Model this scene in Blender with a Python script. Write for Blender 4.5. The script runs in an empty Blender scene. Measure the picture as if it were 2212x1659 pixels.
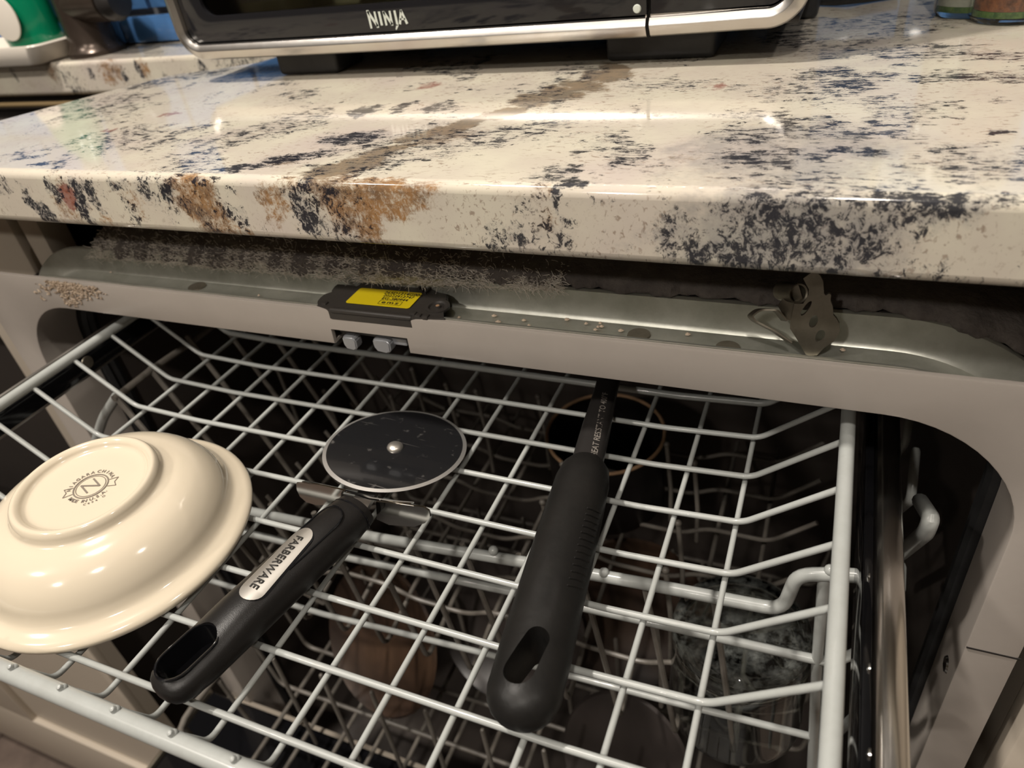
import bpy, bmesh, math, random
from mathutils import Vector, Matrix
random.seed(7)
scene = bpy.context.scene
COL = scene.collection
# ------------------------------------------------------------------ camera
FPX = 1552.5
RW = ((0.9198, 0.3735, -0.1202), (0.1288, -0.5769, -0.8066), (-0.3706, 0.7264, -0.5787))
CAM = Vector((0.3821, -0.3203, 0.2464))
cd = bpy.data.cameras.new('camera'); cam = bpy.data.objects.new('camera', cd); COL.objects.link(cam)
cd.sensor_fit = 'HORIZONTAL'; cd.sensor_width = 36.0; cd.lens = FPX / 2212 * 36.0
cd.clip_start = 0.01; cd.clip_end = 50
_r, _d, _f = (Vector(v).normalized() for v in RW)
cam.matrix_world = Matrix(((_r.x, -_d.x, -_f.x, CAM.x), (_r.y, -_d.y, -_f.y, CAM.y), (_r.z, -_d.z, -_f.z, CAM.z), (0, 0, 0, 1)))
cd.dof.use_dof = True; cd.dof.focus_distance = 0.315; cd.dof.aperture_fstop = 11.0
scene.camera = cam
# ------------------------------------------------------------------ world, exposure
scene.view_settings.view_transform = 'Standard'; scene.view_settings.look = 'None'
scene.view_settings.gamma = 1.0; scene.view_settings.use_curve_mapping = False
scene.view_settings.exposure = 0.34
w = bpy.data.worlds.new('room_ambient'); scene.world = w; w.use_nodes = True
w.node_tree.nodes['Background'].inputs[0].default_value = (1.0, 0.94, 0.88, 1); w.node_tree.nodes['Background'].inputs[1].default_value = 0.10
# ------------------------------------------------------------------ ceiling lights
def area(name, loc, size, power, col=(1, 0.925, 0.835), target=(0.2, -0.05, 0.1)):
    l = bpy.data.lights.new(name, 'AREA'); l.shape = 'DISK'; l.size = size; l.energy = power; l.color = col
    o = bpy.data.objects.new(name, l); COL.objects.link(o); o.location = loc
    o.rotation_euler = (Vector(target) - Vector(loc)).to_track_quat('-Z', 'Y').to_euler(); return o
area('ceiling_downlight', (-0.25, -0.30, 1.50), 0.07, 17.5)
area('ceiling_downlight', (0.55, -1.15, 1.50), 0.10, 9.5)
area('ceiling_downlight', (-0.85, -1.10, 1.50), 0.10, 8)
area('ceiling_downlight', (1.25, -0.45, 1.50), 0.10, 3)
area('ceiling_downlight', (-0.2, -2.0, 1.50), 0.12, 7)
for i in range(15):
    l = bpy.data.lights.new('led_strip_light', 'POINT'); l.energy = 0.035; l.shadow_soft_size = 0.002; l.color = (1, .93, .82)
    o = bpy.data.objects.new('led_strip_light', l); COL.objects.link(o); o.location = (0.175 + i * 0.0155, 0.20, 0.52)

# ------------------------------------------------------------------ helpers
def at(u, v, x=None, y=None, z=None):
    """point where the sight line of pixel (u, v) meets the plane x=, y= or z="""
    a, b = (u - 1106) / FPX, (v - 829.5) / FPX
    d = Vector([RW[0][i] * a + RW[1][i] * b + RW[2][i] for i in range(3)])
    i, val = (0, x) if x is not None else (1, y) if y is not None else (2, z)
    return CAM + d * ((val - CAM[i]) / d[i])
def lk(name, me, m=None, parent=None, smooth=True):
    o = bpy.data.objects.new(name, me); COL.objects.link(o)
    if m: me.materials.append(m)
    if smooth and len(me.polygons):
        me.polygons.foreach_set('use_smooth', [True] * len(me.polygons))
        try: me.set_sharp_from_angle(angle=math.radians(38))
        except Exception: pass
    if parent: o.parent = parent; o.matrix_parent_inverse = (Matrix.Translation(-parent.location) if parent.type == 'EMPTY' else Matrix())
    return o
def obj(name, bm, m=None, parent=None, smooth=True):
    me = bpy.data.meshes.new(name); bmesh.ops.recalc_face_normals(bm, faces=bm.faces); bm.to_mesh(me); bm.free()
    return lk(name, me, m, parent, smooth)
def thing(name, label, cat, loc=(0, 0, 0), group=None):
    o = bpy.data.objects.new(name, None); COL.objects.link(o); o.location = loc; o.empty_display_size = 0.01
    return tag(o, label, cat, group)
def tag(o, label, cat, group=None):
    o['label'] = label; o['category'] = cat
    if group: o['group'] = group
    return o
def struct(o): o['kind'] = 'structure'; return o
def stuff(o): o['kind'] = 'stuff'; return o
def bx(bm, x0, x1, y0, y1, z0, z1, bev=0, seg=2, mat=None):
    t = bmesh.new()
    bmesh.ops.create_cube(t, size=1)
    for v in t.verts:
        v.co = Vector(((x0 + x1) / 2 + v.co.x * (x1 - x0), (y0 + y1) / 2 + v.co.y * (y1 - y0), (z0 + z1) / 2 + v.co.z * (z1 - z0)))
    if bev: bmesh.ops.bevel(t, geom=t.edges[:], offset=bev, segments=seg, profile=0.5, affect='EDGES')
    if mat is not None: bmesh.ops.transform(t, matrix=mat, verts=t.verts)
    join(bm, t); return bm
def join(bm, t):
    me = bpy.data.meshes.new('tmp'); t.to_mesh(me); t.free(); bm.from_mesh(me); bpy.data.meshes.remove(me)
def box(name, x0, x1, y0, y1, z0, z1, m, parent=None, bev=0.001, seg=2):
    bm = bmesh.new(); bx(bm, x0, x1, y0, y1, z0, z1, bev, seg); return obj(name, bm, m, parent)
def fillet(pts, r, n=5):
    out = [Vector(pts[0])]
    for i in range(1, len(pts) - 1):
        p, a, b = Vector(pts[i]), Vector(pts[i - 1]), Vector(pts[i + 1])
        da, db = (a - p), (b - p); rr = min(r, da.length * .45, db.length * .45)
        s, e = p + da.normalized() * rr, p + db.normalized() * rr
        for k in range(n + 1):
            t = k / n; out.append(s * (1 - t) ** 2 + p * 2 * t * (1 - t) + e * t * t)
    out.append(Vector(pts[-1])); return out
def tube(bm, pts, r, n=10, ball=False, closed=False, taper=None):
    pts = [Vector(p) for p in pts]; N = len(pts)
    if ball and not closed:   # rounded ends
        d0 = (pts[0] - pts[1]).normalized(); d1 = (pts[-1] - pts[-2]).normalized()
        pts = [pts[0] + d0 * r * 1, pts[0] + d0 * r * .7] + pts + [pts[-1] + d1 * r * .7, pts[-1] + d1 * r * 1]
        rad = [r * .25, r * .75] + [r] * N + [r * .75, r * .25]; N = len(pts)
    else: rad = [r] * N
    if taper: rad = [taper(i / (N - 1)) for i in range(N)]
    tan = []
    for i in range(N):
        a = pts[(i - 1) % N] if closed or i > 0 else pts[i]; b = pts[(i + 1) % N] if closed or i < N - 1 else pts[i]
        tan.append((b - a).normalized())
    up = Vector((0, 0, 1)) if abs(tan[0].z) < .9 else Vector((0, 1, 0))
    nrm = (up - tan[0] * up.dot(tan[0])).normalized(); rings = []
    for i in range(N):
        nrm = (nrm - tan[i] * nrm.dot(tan[i])).normalized(); bn = tan[i].cross(nrm)
        rings.append([bm.verts.new(pts[i] + (nrm * math.cos(2 * math.pi * k / n) + bn * math.sin(2 * math.pi * k / n)) * rad[i]) for k in range(n)])
    M = N if closed else N - 1
    for i in range(M):
        A, B = rings[i], rings[(i + 1) % N]
        for k in range(n): bm.faces.new((A[k], A[(k + 1) % n], B[(k + 1) % n], B[k]))
    if not closed: bm.faces.new(rings[0][::-1]); bm.faces.new(rings[-1])
    return bm
def tubeobj(name, pts, r, m, parent=None, n=10, fr=0, ball=False, closed=False, taper=None):
    bm = bmesh.new(); tube(bm, fillet(pts, fr) if fr else pts, r, n, ball, closed, taper); return obj(name, bm, m, parent)
def lathe(bm, prof, n=64, M=None):
    rings = []
    for r, z in prof:
        if r < 1e-6: rings.append([bm.verts.new((0, 0, z))])
        else: rings.append([bm.verts.new((r * math.cos(2 * math.pi * k / n), r * math.sin(2 * math.pi * k / n), z)) for k in range(n)])
    for A, B in zip(rings, rings[1:]):
        if len(A) == 1 and len(B) == 1: continue
        for k in range(n):
            if len(A) == 1: bm.faces.new((A[0], B[k], B[(k + 1) % n]))
            elif len(B) == 1: bm.faces.new((A[k], A[(k + 1) % n], B[0]))
            else: bm.faces.new((A[k], A[(k + 1) % n], B[(k + 1) % n], B[k]))
    if M is not None: bmesh.ops.transform(bm, matrix=M, verts=bm.verts)
    return bm
def smoothprof(p, n=4):
    out = []
    for i in range(len(p) - 1):
        p0 = p[max(i - 1, 0)]; p1 = p[i]; p2 = p[i + 1]; p3 = p[min(i + 2, len(p) - 1)]
        for k in range(n):
            t = k / n
            out.append(tuple(.5 * ((2 * p1[j]) + (-p0[j] + p2[j]) * t + (2 * p0[j] - 5 * p1[j] + 4 * p2[j] - p3[j]) * t * t + (-p0[j] + 3 * p1[j] - 3 * p2[j] + p3[j]) * t ** 3) for j in (0, 1)))
    out.append(p[-1]); return [(max(r, 0), z) for r, z in out]
def prism(bm, poly, off):
    """poly: list of 3-D points in a plane, off: extrusion vector"""
    off = Vector(off); A = [bm.verts.new(p) for p in poly]; B = [bm.verts.new(Vector(p) + off) for p in poly]
    bm.faces.new(A); bm.faces.new(B[::-1])
    for i in range(len(A)): j = (i + 1) % len(A); bm.faces.new((A[i], B[i], B[j], A[j]))
    return bm
def rrect(x0, x1, z0, z1, r, n=10):
    pts = []
    for cx, cz, a0 in ((x1 - r, z1 - r, 0), (x0 + r, z1 - r, 90), (x0 + r, z0 + r, 180), (x1 - r, z0 + r, 270)):
        for k in range(n + 1):
            a = math.radians(a0 + 90 * k / n); pts.append((cx + r * math.cos(a), cz + r * math.sin(a)))
    return pts
def boolean(o, cutters, op='DIFFERENCE'):
    """cut with solid meshes, keep only the result"""
    for c in cutters:
        md = o.modifiers.new('cut', 'BOOLEAN'); md.object = c; md.operation = op; md.solver = 'EXACT'
    dg = bpy.context.evaluated_depsgraph_get(); me = bpy.data.meshes.new_from_object(o.evaluated_get(dg))
    o.modifiers.clear(); o.data = me
    for c in cutters: bpy.data.objects.remove(c, do_unlink=True)
    try: me.set_sharp_from_angle(angle=math.radians(38))
    except Exception: pass
    return o
def text_bm(s, size, bold=0.0, depth=0.0, spacing=1.0, ax='CENTER', shear=0):
    c = bpy.data.curves.new('t', 'FONT'); c.body = s; c.size = size; c.offset = bold; c.extrude = depth; c.align_x = ax; c.align_y = 'CENTER'; c.space_character = spacing; c.shear = shear
    c.resolution_u = 3
    o = bpy.data.objects.new('t', c); COL.objects.link(o); dg = bpy.context.evaluated_depsgraph_get()
    me = bpy.data.meshes.new_from_object(o.evaluated_get(dg)); bm = bmesh.new(); bm.from_mesh(me)
    bpy.data.objects.remove(o, do_unlink=True); bpy.data.meshes.remove(me); return bm
def basis(o, x, y):
    x = Vector(x).normalized(); y = Vector(y); y = (y - x * y.dot(x)).normalized(); z = x.cross(y)
    return Matrix(((x.x, y.x, z.x, o[0]), (x.y, y.y, z.y, o[1]), (x.z, y.z, z.z, o[2]), (0, 0, 0, 1)))
# ------------------------------------------------------------------ materials
def mat(name, col, rough=.5, metal=0, noise=0, nscale=40, bump=0, bscale=200, coat=0, spec=.5, trans=0, ior=1.45, col2=None, emis=None, alpha=1):
    m = bpy.data.materials.new(name); m.use_nodes = True; nt = m.node_tree; N = nt.nodes; L = nt.links; b = N['Principled BSDF']
    b.inputs['Base Color'].default_value = (*col, 1); b.inputs['Roughness'].default_value = rough; b.inputs['Metallic'].default_value = metal
    b.inputs['Specular IOR Level'].default_value = spec; b.inputs['Coat Weight'].default_value = coat; b.inputs['Coat Roughness'].default_value = .05
    b.inputs['Transmission Weight'].default_value = trans; b.inputs['IOR'].default_value = ior; b.inputs['Alpha'].default_value = alpha
    tc = N.new('ShaderNodeTexCoord')
    n1 = N.new('ShaderNodeTexNoise'); n1.inputs['Scale'].default_value = nscale; n1.inputs['Detail'].default_value = 6; n1.inputs['Roughness'].default_value = .65
    L.new(tc.outputs['Object'], n1.inputs['Vector'])
    mx = N.new('ShaderNodeMixRGB'); c2 = col2 or tuple(c * .6 for c in col)
    rp = N.new('ShaderNodeValToRGB'); rp.color_ramp.elements[0].position = .38; rp.color_ramp.elements[1].position = .66
    L.new(n1.outputs['Fac'], rp.inputs[0])
    mu = N.new('ShaderNodeMath'); mu.operation = 'MULTIPLY'; mu.inputs[1].default_value = noise
    L.new(rp.outputs[0], mu.inputs[0]); L.new(mu.outputs[0], mx.inputs[0]); mx.inputs[1].default_value = (*col, 1); mx.inputs[2].default_value = (*c2, 1)
    L.new(mx.outputs[0], b.inputs['Base Color'])
    if bump:
        n2 = N.new('ShaderNodeTexNoise'); n2.inputs['Scale'].default_value = bscale; n2.inputs['Detail'].default_value = 4; L.new(tc.outputs['Object'], n2.inputs['Vector'])
        bp = N.new('ShaderNodeBump'); bp.inputs['Strength'].default_value = bump; bp.inputs['Distance'].default_value = .001
        L.new(n2.outputs['Fac'], bp.inputs['Height']); L.new(bp.outputs[0], b.inputs['Normal'])
    if emis: b.inputs['Emission Color'].default_value = (*emis[:3], 1); b.inputs['Emission Strength'].default_value = emis[3]
    return m
M = dict(
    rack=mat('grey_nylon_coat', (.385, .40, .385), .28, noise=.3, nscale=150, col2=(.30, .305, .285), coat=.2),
    rackdark=mat('dark_nylon_coat', (.17, .155, .135), .38, noise=.5, nscale=60, col2=(.09, .075, .06)),  # darker, mottled coat for the wires deeper in the tub
    frame=mat('grey_frame_paint', (.44, .395, .355), .34, noise=.12, nscale=30, bump=.05, bscale=300),
    galv=mat('galvanised_steel', (.62, .62, .56), .40, .8, noise=.6, nscale=45, col2=(.36, .37, .31), bump=.12, bscale=120),
    tub=mat('tub_liner', (.062, .051, .045), .36, noise=.4, nscale=14, col2=(.042, .035, .031)),
    rubber=mat('black_rubber', (.016, .016, .017), .42, noise=.3, nscale=60, col2=(.05, .05, .05), bump=.2, bscale=160),
    blackp=mat('black_plastic', (.02, .018, .017), .38),
    module=mat('module_plastic', (.045, .04, .036), .45, bump=.05, bscale=500),
    chrome=mat('polished_steel', (.66, .64, .61), .12, 1, noise=.15, nscale=25),
    badge=mat('satin_badge_steel', (.70, .66, .60), .36, .9),
    steel=mat('brushed_steel', (.52, .50, .475), .30, 1, noise=.35, nscale=60, col2=(.45, .40, .36), bump=.05, bscale=150),
    darksteel=mat('aged_steel', (.28, .25, .20), .42, .8, noise=.6, nscale=90, col2=(.16, .14, .105)),
    china=mat('cream_china', (.64, .56, .435), .12, coat=.4, noise=.08, nscale=20, col2=(.60, .515, .39)),
    handle=mat('satin_black_plastic', (.010, .009, .0085), .33, spec=.42, bump=.12, bscale=3000, noise=.3, nscale=80, col2=(.017, .015, .014)),
    nylon=mat('worn_black_nylon', (.008, .0075, .007), .44, spec=.32, bump=.25, bscale=140, noise=.5, nscale=35, col2=(.016, .0145, .013)),
    gloss=mat('glossy_black', (.006, .006, .007), .08),
    yellow=mat('yellow_label', (.80, .62, .012), .4), ink=mat('black_ink', (.02, .018, .015), .5),
    pawl=mat('grey_pawl', (.36, .37, .39), .3, .3),
    cabinet=mat('cream_cabinet_paint', (.52, .455, .375), .42, noise=.08, nscale=8),
    darkbrown=mat('dark_brown', (.035, .028, .024), .7, noise=.4, nscale=10),
    bronze=mat('oiled_bronze', (.06, .045, .036), .28, .6, noise=.4, nscale=40, col2=(.10, .075, .06)),
    sink=mat('dark_sink', (.022, .017, .015), .6, noise=.3, nscale=300, col2=(.06, .05, .045)),
    green=mat('green_bottle', (.0, .17, .08), .15, coat=.3), white=mat('white_ceramic', (.72, .66, .58), .25),
    tile=mat('blue_glass_tile', (.075, .19, .42), .12, coat=.5, noise=.5, nscale=9, col2=(.05, .13, .32)),
    grout=mat('dark_grout', (.10, .10, .10), .8, noise=.5, nscale=80),
    blackglass=mat('black_glass', (.012, .012, .014), .07),
    print=mat('silver_print', (.55, .58, .52), .4), stamp=mat('grey_stamp', (.20, .17, .14), .4),
    herb=mat('green_herbs', (.05, .12, .03), .9, noise=.9, nscale=260, col2=(.15, .25, .06), bump=1, bscale=400),
    salt=mat('pale_salt', (.62, .58, .50), .8, noise=.4, nscale=300), pepper=mat('red_brown_spice', (.16, .06, .035), .8, noise=.9, nscale=220, col2=(.45, .15, .06), bump=1, bscale=250),
    wall=mat('cream_wall_paint', (.50, .44, .36), .8), ceil=mat('ceiling_paint', (.60, .56, .50), .9),
    wood=mat('brown_wood', (.026, .014, .009), .5, noise=.8, nscale=14, col2=(.07, .038, .02)),
    darkpan=mat('dark_bowl', (.012, .010, .010), .35), tan=mat('tan_rim', (.42, .26, .15), .5),
    plate=mat('taupe_stoneware', (.045, .037, .034), .3, noise=.3),
    cavity=mat('oven_cavity', (.62, .60, .44), .4, .1, noise=.4, nscale=25),
    fiber=mat('dust_fibre', (.80, .74, .66), .95, noise=.5, nscale=50, col2=(.5, .45, .39)),
    crumb=mat('dried_paste', (.50, .40, .30), .9, noise=.7, nscale=200, col2=(.40, .31, .24)),
    blanket=mat('bitumen_blanket', (.10, .085, .078), .9, noise=.6, nscale=90, col2=(.20, .175, .155), bump=1, bscale=350),
)
def glass(name, col, rough=0.0, ior=1.5):
    m = bpy.data.materials.new(name); m.use_nodes = True; b = m.node_tree.nodes['Principled BSDF']
    b.inputs['Base Color'].default_value = (*col, 1); b.inputs['Transmission Weight'].default_value = 1; b.inputs['Roughness'].default_value = rough; b.inputs['IOR'].default_value = ior
    return m
def thinpane(name):
    m = bpy.data.materials.new(name); m.use_nodes = True; nt = m.node_tree; N = nt.nodes; L = nt.links; N.remove(N['Principled BSDF'])
    t = N.new('ShaderNodeBsdfTransparent'); t.inputs[0].default_value = (.9, .9, .85, 1); g = N.new('ShaderNodeBsdfGlossy'); g.inputs['Roughness'].default_value = .03
    f = N.new('ShaderNodeFresnel'); f.inputs[0].default_value = 1.5; x = N.new('ShaderNodeMixShader'); L.new(f.outputs[0], x.inputs[0]); L.new(t.outputs[0], x.inputs[1]); L.new(g.outputs[0], x.inputs[2]); L.new(x.outputs[0], N['Material Output'].inputs[0]); return m
M['glass'] = glass('clear_glass', (.93, .98, .95)); M['pane'] = thinpane('oven_pane')
def wheel_mat():
    m = mat('scratched_dark_steel', (.012, .012, .013), .16, .0, noise=.0, coat=.6); nt = m.node_tree; N = nt.nodes; L = nt.links; b = N['Principled BSDF']
    tc = N.new('ShaderNodeTexCoord'); mp = N.new('ShaderNodeMapping'); mp.inputs['Scale'].default_value = (40, 900, 1); mp.inputs['Rotation'].default_value = (0, 0, .2); L.new(tc.outputs['Object'], mp.inputs[0])
    a = N.new('ShaderNodeTexNoise'); a.inputs['Scale'].default_value = 1; a.inputs['Detail'].default_value = 2; L.new(mp.outputs[0], a.inputs[0])
    v = N.new('ShaderNodeTexNoise'); v.inputs['Scale'].default_value = 170; v.inputs['Detail'].default_value = 8; L.new(tc.outputs['Object'], v.inputs[0])
    r1 = N.new('ShaderNodeMapRange'); r1.inputs[1].default_value = .69; r1.inputs[2].default_value = .78; L.new(a.outputs[0], r1.inputs[0])
    r2 = N.new('ShaderNodeMapRange'); r2.inputs[1].default_value = .64; r2.inputs[2].default_value = .80; L.new(v.outputs[0], r2.inputs[0])
    s = N.new('ShaderNodeMath'); s.operation = 'MAXIMUM'; L.new(r1.outputs[0], s.inputs[0]); L.new(r2.outputs[0], s.inputs[1])
    x = N.new('ShaderNodeMixRGB'); x.inputs[1].default_value = (.012, .012, .013, 1); x.inputs[2].default_value = (.11, .105, .10, 1); L.new(s.outputs[0], x.inputs[0]); L.new(x.outputs[0], b.inputs['Base Color'])
    return m
M['wheel'] = wheel_mat()
def wood_floor():
    m = mat('plank_floor', (.10, .075, .062), .5, noise=.8, nscale=9, col2=(.22, .165, .135)); return m
M['floor'] = wood_floor()

# granite: everything is stone colour laid out over (x, unrolled y), so the pattern runs on over the edge
def granite(blobs, name='granite'):
    m = bpy.data.materials.new(name); m.use_nodes = True; nt = m.node_tree; N = nt.nodes; L = nt.links; b = N['Principled BSDF']
    b.inputs['Roughness'].default_value = .09; b.inputs['Coat Weight'].default_value = .25; b.inputs['Coat Roughness'].default_value = .03
    def math_(op, a, c=None, clamp=False):
        n = N.new('ShaderNodeMath'); n.operation = op; n.use_clamp = clamp
        for i, q in enumerate((a, c)):
            if q is None: continue
            if isinstance(q, (int, float)): n.inputs[i].default_value = q
            else: L.new(q, n.inputs[i])
        return n.outputs[0]
    def mr(v, a, c, lo=0, hi=1, sm=True):
        n = N.new('ShaderNodeMapRange'); n.interpolation_type = 'SMOOTHSTEP' if sm else 'LINEAR'; L.new(v, n.inputs[0])
        for i, q in zip((1, 2, 3, 4), (a, c, lo, hi)): n.inputs[i].default_value = q
        return n.outputs[0]
    def noise(vec, sc, det=5, ro=.6, dist=0):
        n = N.new('ShaderNodeTexNoise'); n.inputs['Scale'].default_value = sc; n.inputs['Detail'].default_value = det; n.inputs['Roughness'].default_value = ro; n.inputs['Distortion'].default_value = dist
        L.new(vec, n.inputs['Vector']); return n
    def mix(f, a, c):
        n = N.new('ShaderNodeMixRGB'); L.new(f, n.inputs[0])
        for i, q in ((1, a), (2, c)):
            if isinstance(q, tuple): n.inputs[i].default_value = (*q, 1)
            else: L.new(q, n.inputs[i])
        return n.outputs[0]
    tc = N.new('ShaderNodeTexCoord'); sp = N.new('ShaderNodeSeparateXYZ'); L.new(tc.outputs['Object'], sp.inputs[0])
    un = math_('ADD', sp.outputs[1], math_('SUBTRACT', sp.outputs[2], .15)); cb = N.new('ShaderNodeCombineXYZ'); L.new(sp.outputs[0], cb.inputs[0]); L.new(un, cb.inputs[1])
    P = cb.outputs[0]
    wn = noise(P, 70, 4, .7); w1 = N.new('ShaderNodeVectorMath'); w1.operation = 'SUBTRACT'; L.new(wn.outputs['Color'], w1.inputs[0]); w1.inputs[1].default_value = (.5, .5, .5)
    w2 = N.new('ShaderNodeVectorMath'); w2.operation = 'SCALE'; L.new(w1.outputs[0], w2.inputs[0]); w2.inputs['Scale'].default_value = .022
    w3 = N.new('ShaderNodeVectorMath'); w3.operation = 'ADD'; L.new(P, w3.inputs[0]); L.new(w2.outputs[0], w3.inputs[1]); W = w3.outputs[0]
    last = [None]
    def blobmask(lst):
        acc = None
        for cx, cy, rx, ry, rot, s in lst:
            mp = N.new('ShaderNodeMapping'); mp.vector_type = 'TEXTURE'; L.new(W, mp.inputs[0])
            if last[0] is None: mp.inputs['Location'].default_value = (cx, cy, 0)
            else:   # chained, so that the shader compiler works the blobs off one after another
                ad = N.new('ShaderNodeVectorMath'); ad.operation = 'MULTIPLY_ADD'; L.new(last[0], ad.inputs[0]); ad.inputs[1].default_value = (1e-9, 1e-9, 0); ad.inputs[2].default_value = (cx, cy, 0); L.new(ad.outputs[0], mp.inputs['Location'])
            mp.inputs['Rotation'].default_value = (0, 0, rot); mp.inputs['Scale'].default_value = (rx, ry, 1)
            ln = N.new('ShaderNodeVectorMath'); ln.operation = 'LENGTH'; L.new(mp.outputs[0], ln.inputs[0])
            v = mr(ln.outputs['Value'], 1.25, .35, 0, s)
            acc = v if acc is None else math_('MAXIMUM', acc, v); last[0] = acc
        return acc
    # base
    n0 = noise(P, 22, 4); base = mix(mr(n0.outputs[0], .35, .7), (.585, .525, .44), (.65, .605, .49))
    n01 = noise(P, 9, 3); base = mix(mr(n01.outputs[0], .5, .75), base, (.57, .495, .44))
    topm = mr(sp.outputs[2], .1470, .1497)          # 1 on the flat top: crystals lie stretched along the slab there
    def stretched(sc, det, ro, dist, kx, rot):
        mp1 = N.new('ShaderNodeMapping'); mp1.inputs['Scale'].default_value = (kx, 1.0, 1); mp1.inputs['Rotation'].default_value = (0, 0, rot); L.new(P, mp1.inputs[0])
        a = noise(mp1.outputs[0], sc, det, ro, dist).outputs[0]
        mp2 = N.new('ShaderNodeMapping'); mp2.inputs['Scale'].default_value = (1.0, .75, 1); mp2.inputs['Rotation'].default_value = (0, 0, .5); L.new(P, mp2.inputs[0])
        c = noise(mp2.outputs[0], sc, det, ro, dist).outputs[0]
        n = N.new('ShaderNodeMix'); L.new(topm, n.inputs[0]); L.new(c, n.inputs[2]); L.new(a, n.inputs[3]); return n.outputs[0]
    nA = stretched(340, 5, .80, .8, .30, -.12)       # needles
    nB = stretched(520, 3, .6, .6, .45, -.35)       # fine flecks
    nC = noise(P, 120, 6, .75).outputs[0]
    # fine brown-grey flecks, in drifts
    nfl = noise(P, 30, 3).outputs[0]; fl = math_('MULTIPLY', mr(nB, .555, .66), mr(nfl, .42, .62, .15, 1)); base = mix(math_('MULTIPLY', fl, .75), base, (.27, .20, .15))
    nfm = noise(P, 55, 4, .7).outputs[0]; base = mix(math_('MULTIPLY', mr(nfm, .58, .72), .30), base, (.42, .34, .27))
    # brown stains
    nb2 = noise(P, 70, 6, .75).outputs[0]
    bm_ = blobmask([(a, c, d * 1.25, e * 1.25, f, g) for a, c, d, e, f, g in blobs['brown']]); br = mr(math_('ADD', bm_, math_('MULTIPLY', math_('SUBTRACT', math_('ADD', math_('MULTIPLY', nC, .5), math_('MULTIPLY', nA, .5)), .5), 3.6)), .42, 1.0)
    bcol = mix(mr(nb2, .35, .65), (.33, .165, .055), (.14, .08, .042)); bcol = mix(mr(nB, .52, .68), bcol, (.46, .33, .21)); base = mix(math_('MULTIPLY', br, .93), base, bcol)
    gm = blobmask(blobs['greybrown']); gr = mr(math_('ADD', gm, math_('MULTIPLY', math_('SUBTRACT', math_('ADD', math_('MULTIPLY', nC, .5), math_('MULTIPLY', nA, .5)), .5), 2.0)), .30, .80)
    gcol = mix(mr(nb2, .40, .62), (.21, .14, .078), (.13, .095, .062)); base = mix(math_('MULTIPLY', gr, .82), base, gcol)
    rm = blobmask(blobs['red']); base = mix(math_('MULTIPLY', mr(math_('ADD', rm, math_('MULTIPLY', math_('SUBTRACT', nC, .5), 1.4)), .4, .9), .75), base, (.24, .06, .045))
    # soft grey haze, then the black crystals in it
    gen = noise(W, 14, 3, .6).outputs[0]; genm = mr(gen, .42, .60, .08, .70)
    hz = blobmask(blobs['haze']); hzv = mr(math_('ADD', hz, math_('MULTIPLY', math_('SUBTRACT', nb2, .5), 1.6)), .25, 1.0); base = mix(math_('MULTIPLY', hzv, .55), base, (.22, .215, .215))
    dm = math_('MAXIMUM', blobmask(blobs['dark']), genm)
    hz2 = mr(math_('ADD', dm, math_('MULTIPLY', math_('SUBTRACT', nC, .5), 1.4)), .45, 1.25); base = mix(math_('MULTIPLY', hz2, .55), base, (.13, .135, .16))
    lowb = math_('ADD', math_('MULTIPLY', nA, .62), math_('MULTIPLY', nC, .38))
    th = math_('SUBTRACT', .655, math_('MULTIPLY', dm, .205)); dk = mr(math_('SUBTRACT', lowb, th), -.02, .045)
    dk = math_('MULTIPLY', dk, mr(dm, .02, .2)); base = mix(math_('MULTIPLY', dk, .93), base, (.014, .016, .024))
    L.new(base, b.inputs['Base Color'])
    return m
def T(u, v, rx, ry, rot=0, s=1.0):      # blob on the top
    p = at(u, v, z=.15); return (p.x, p.y, rx * 1.15, ry * 1.35, rot, s)
def F(u, v, rx, ry, rot=0, s=1.0):      # blob on the front face
    p = at(u, v, y=-.08); return (p.x, -.08 + p.z - .15, rx * 1.1, ry * 1.15, rot, s)
def G_(u, v, rx, ry, rot=0, s=1.0):
    p = at(u, v, y=.1895); return (p.x, .1895 + p.z - .15, rx, ry, rot, s)
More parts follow.
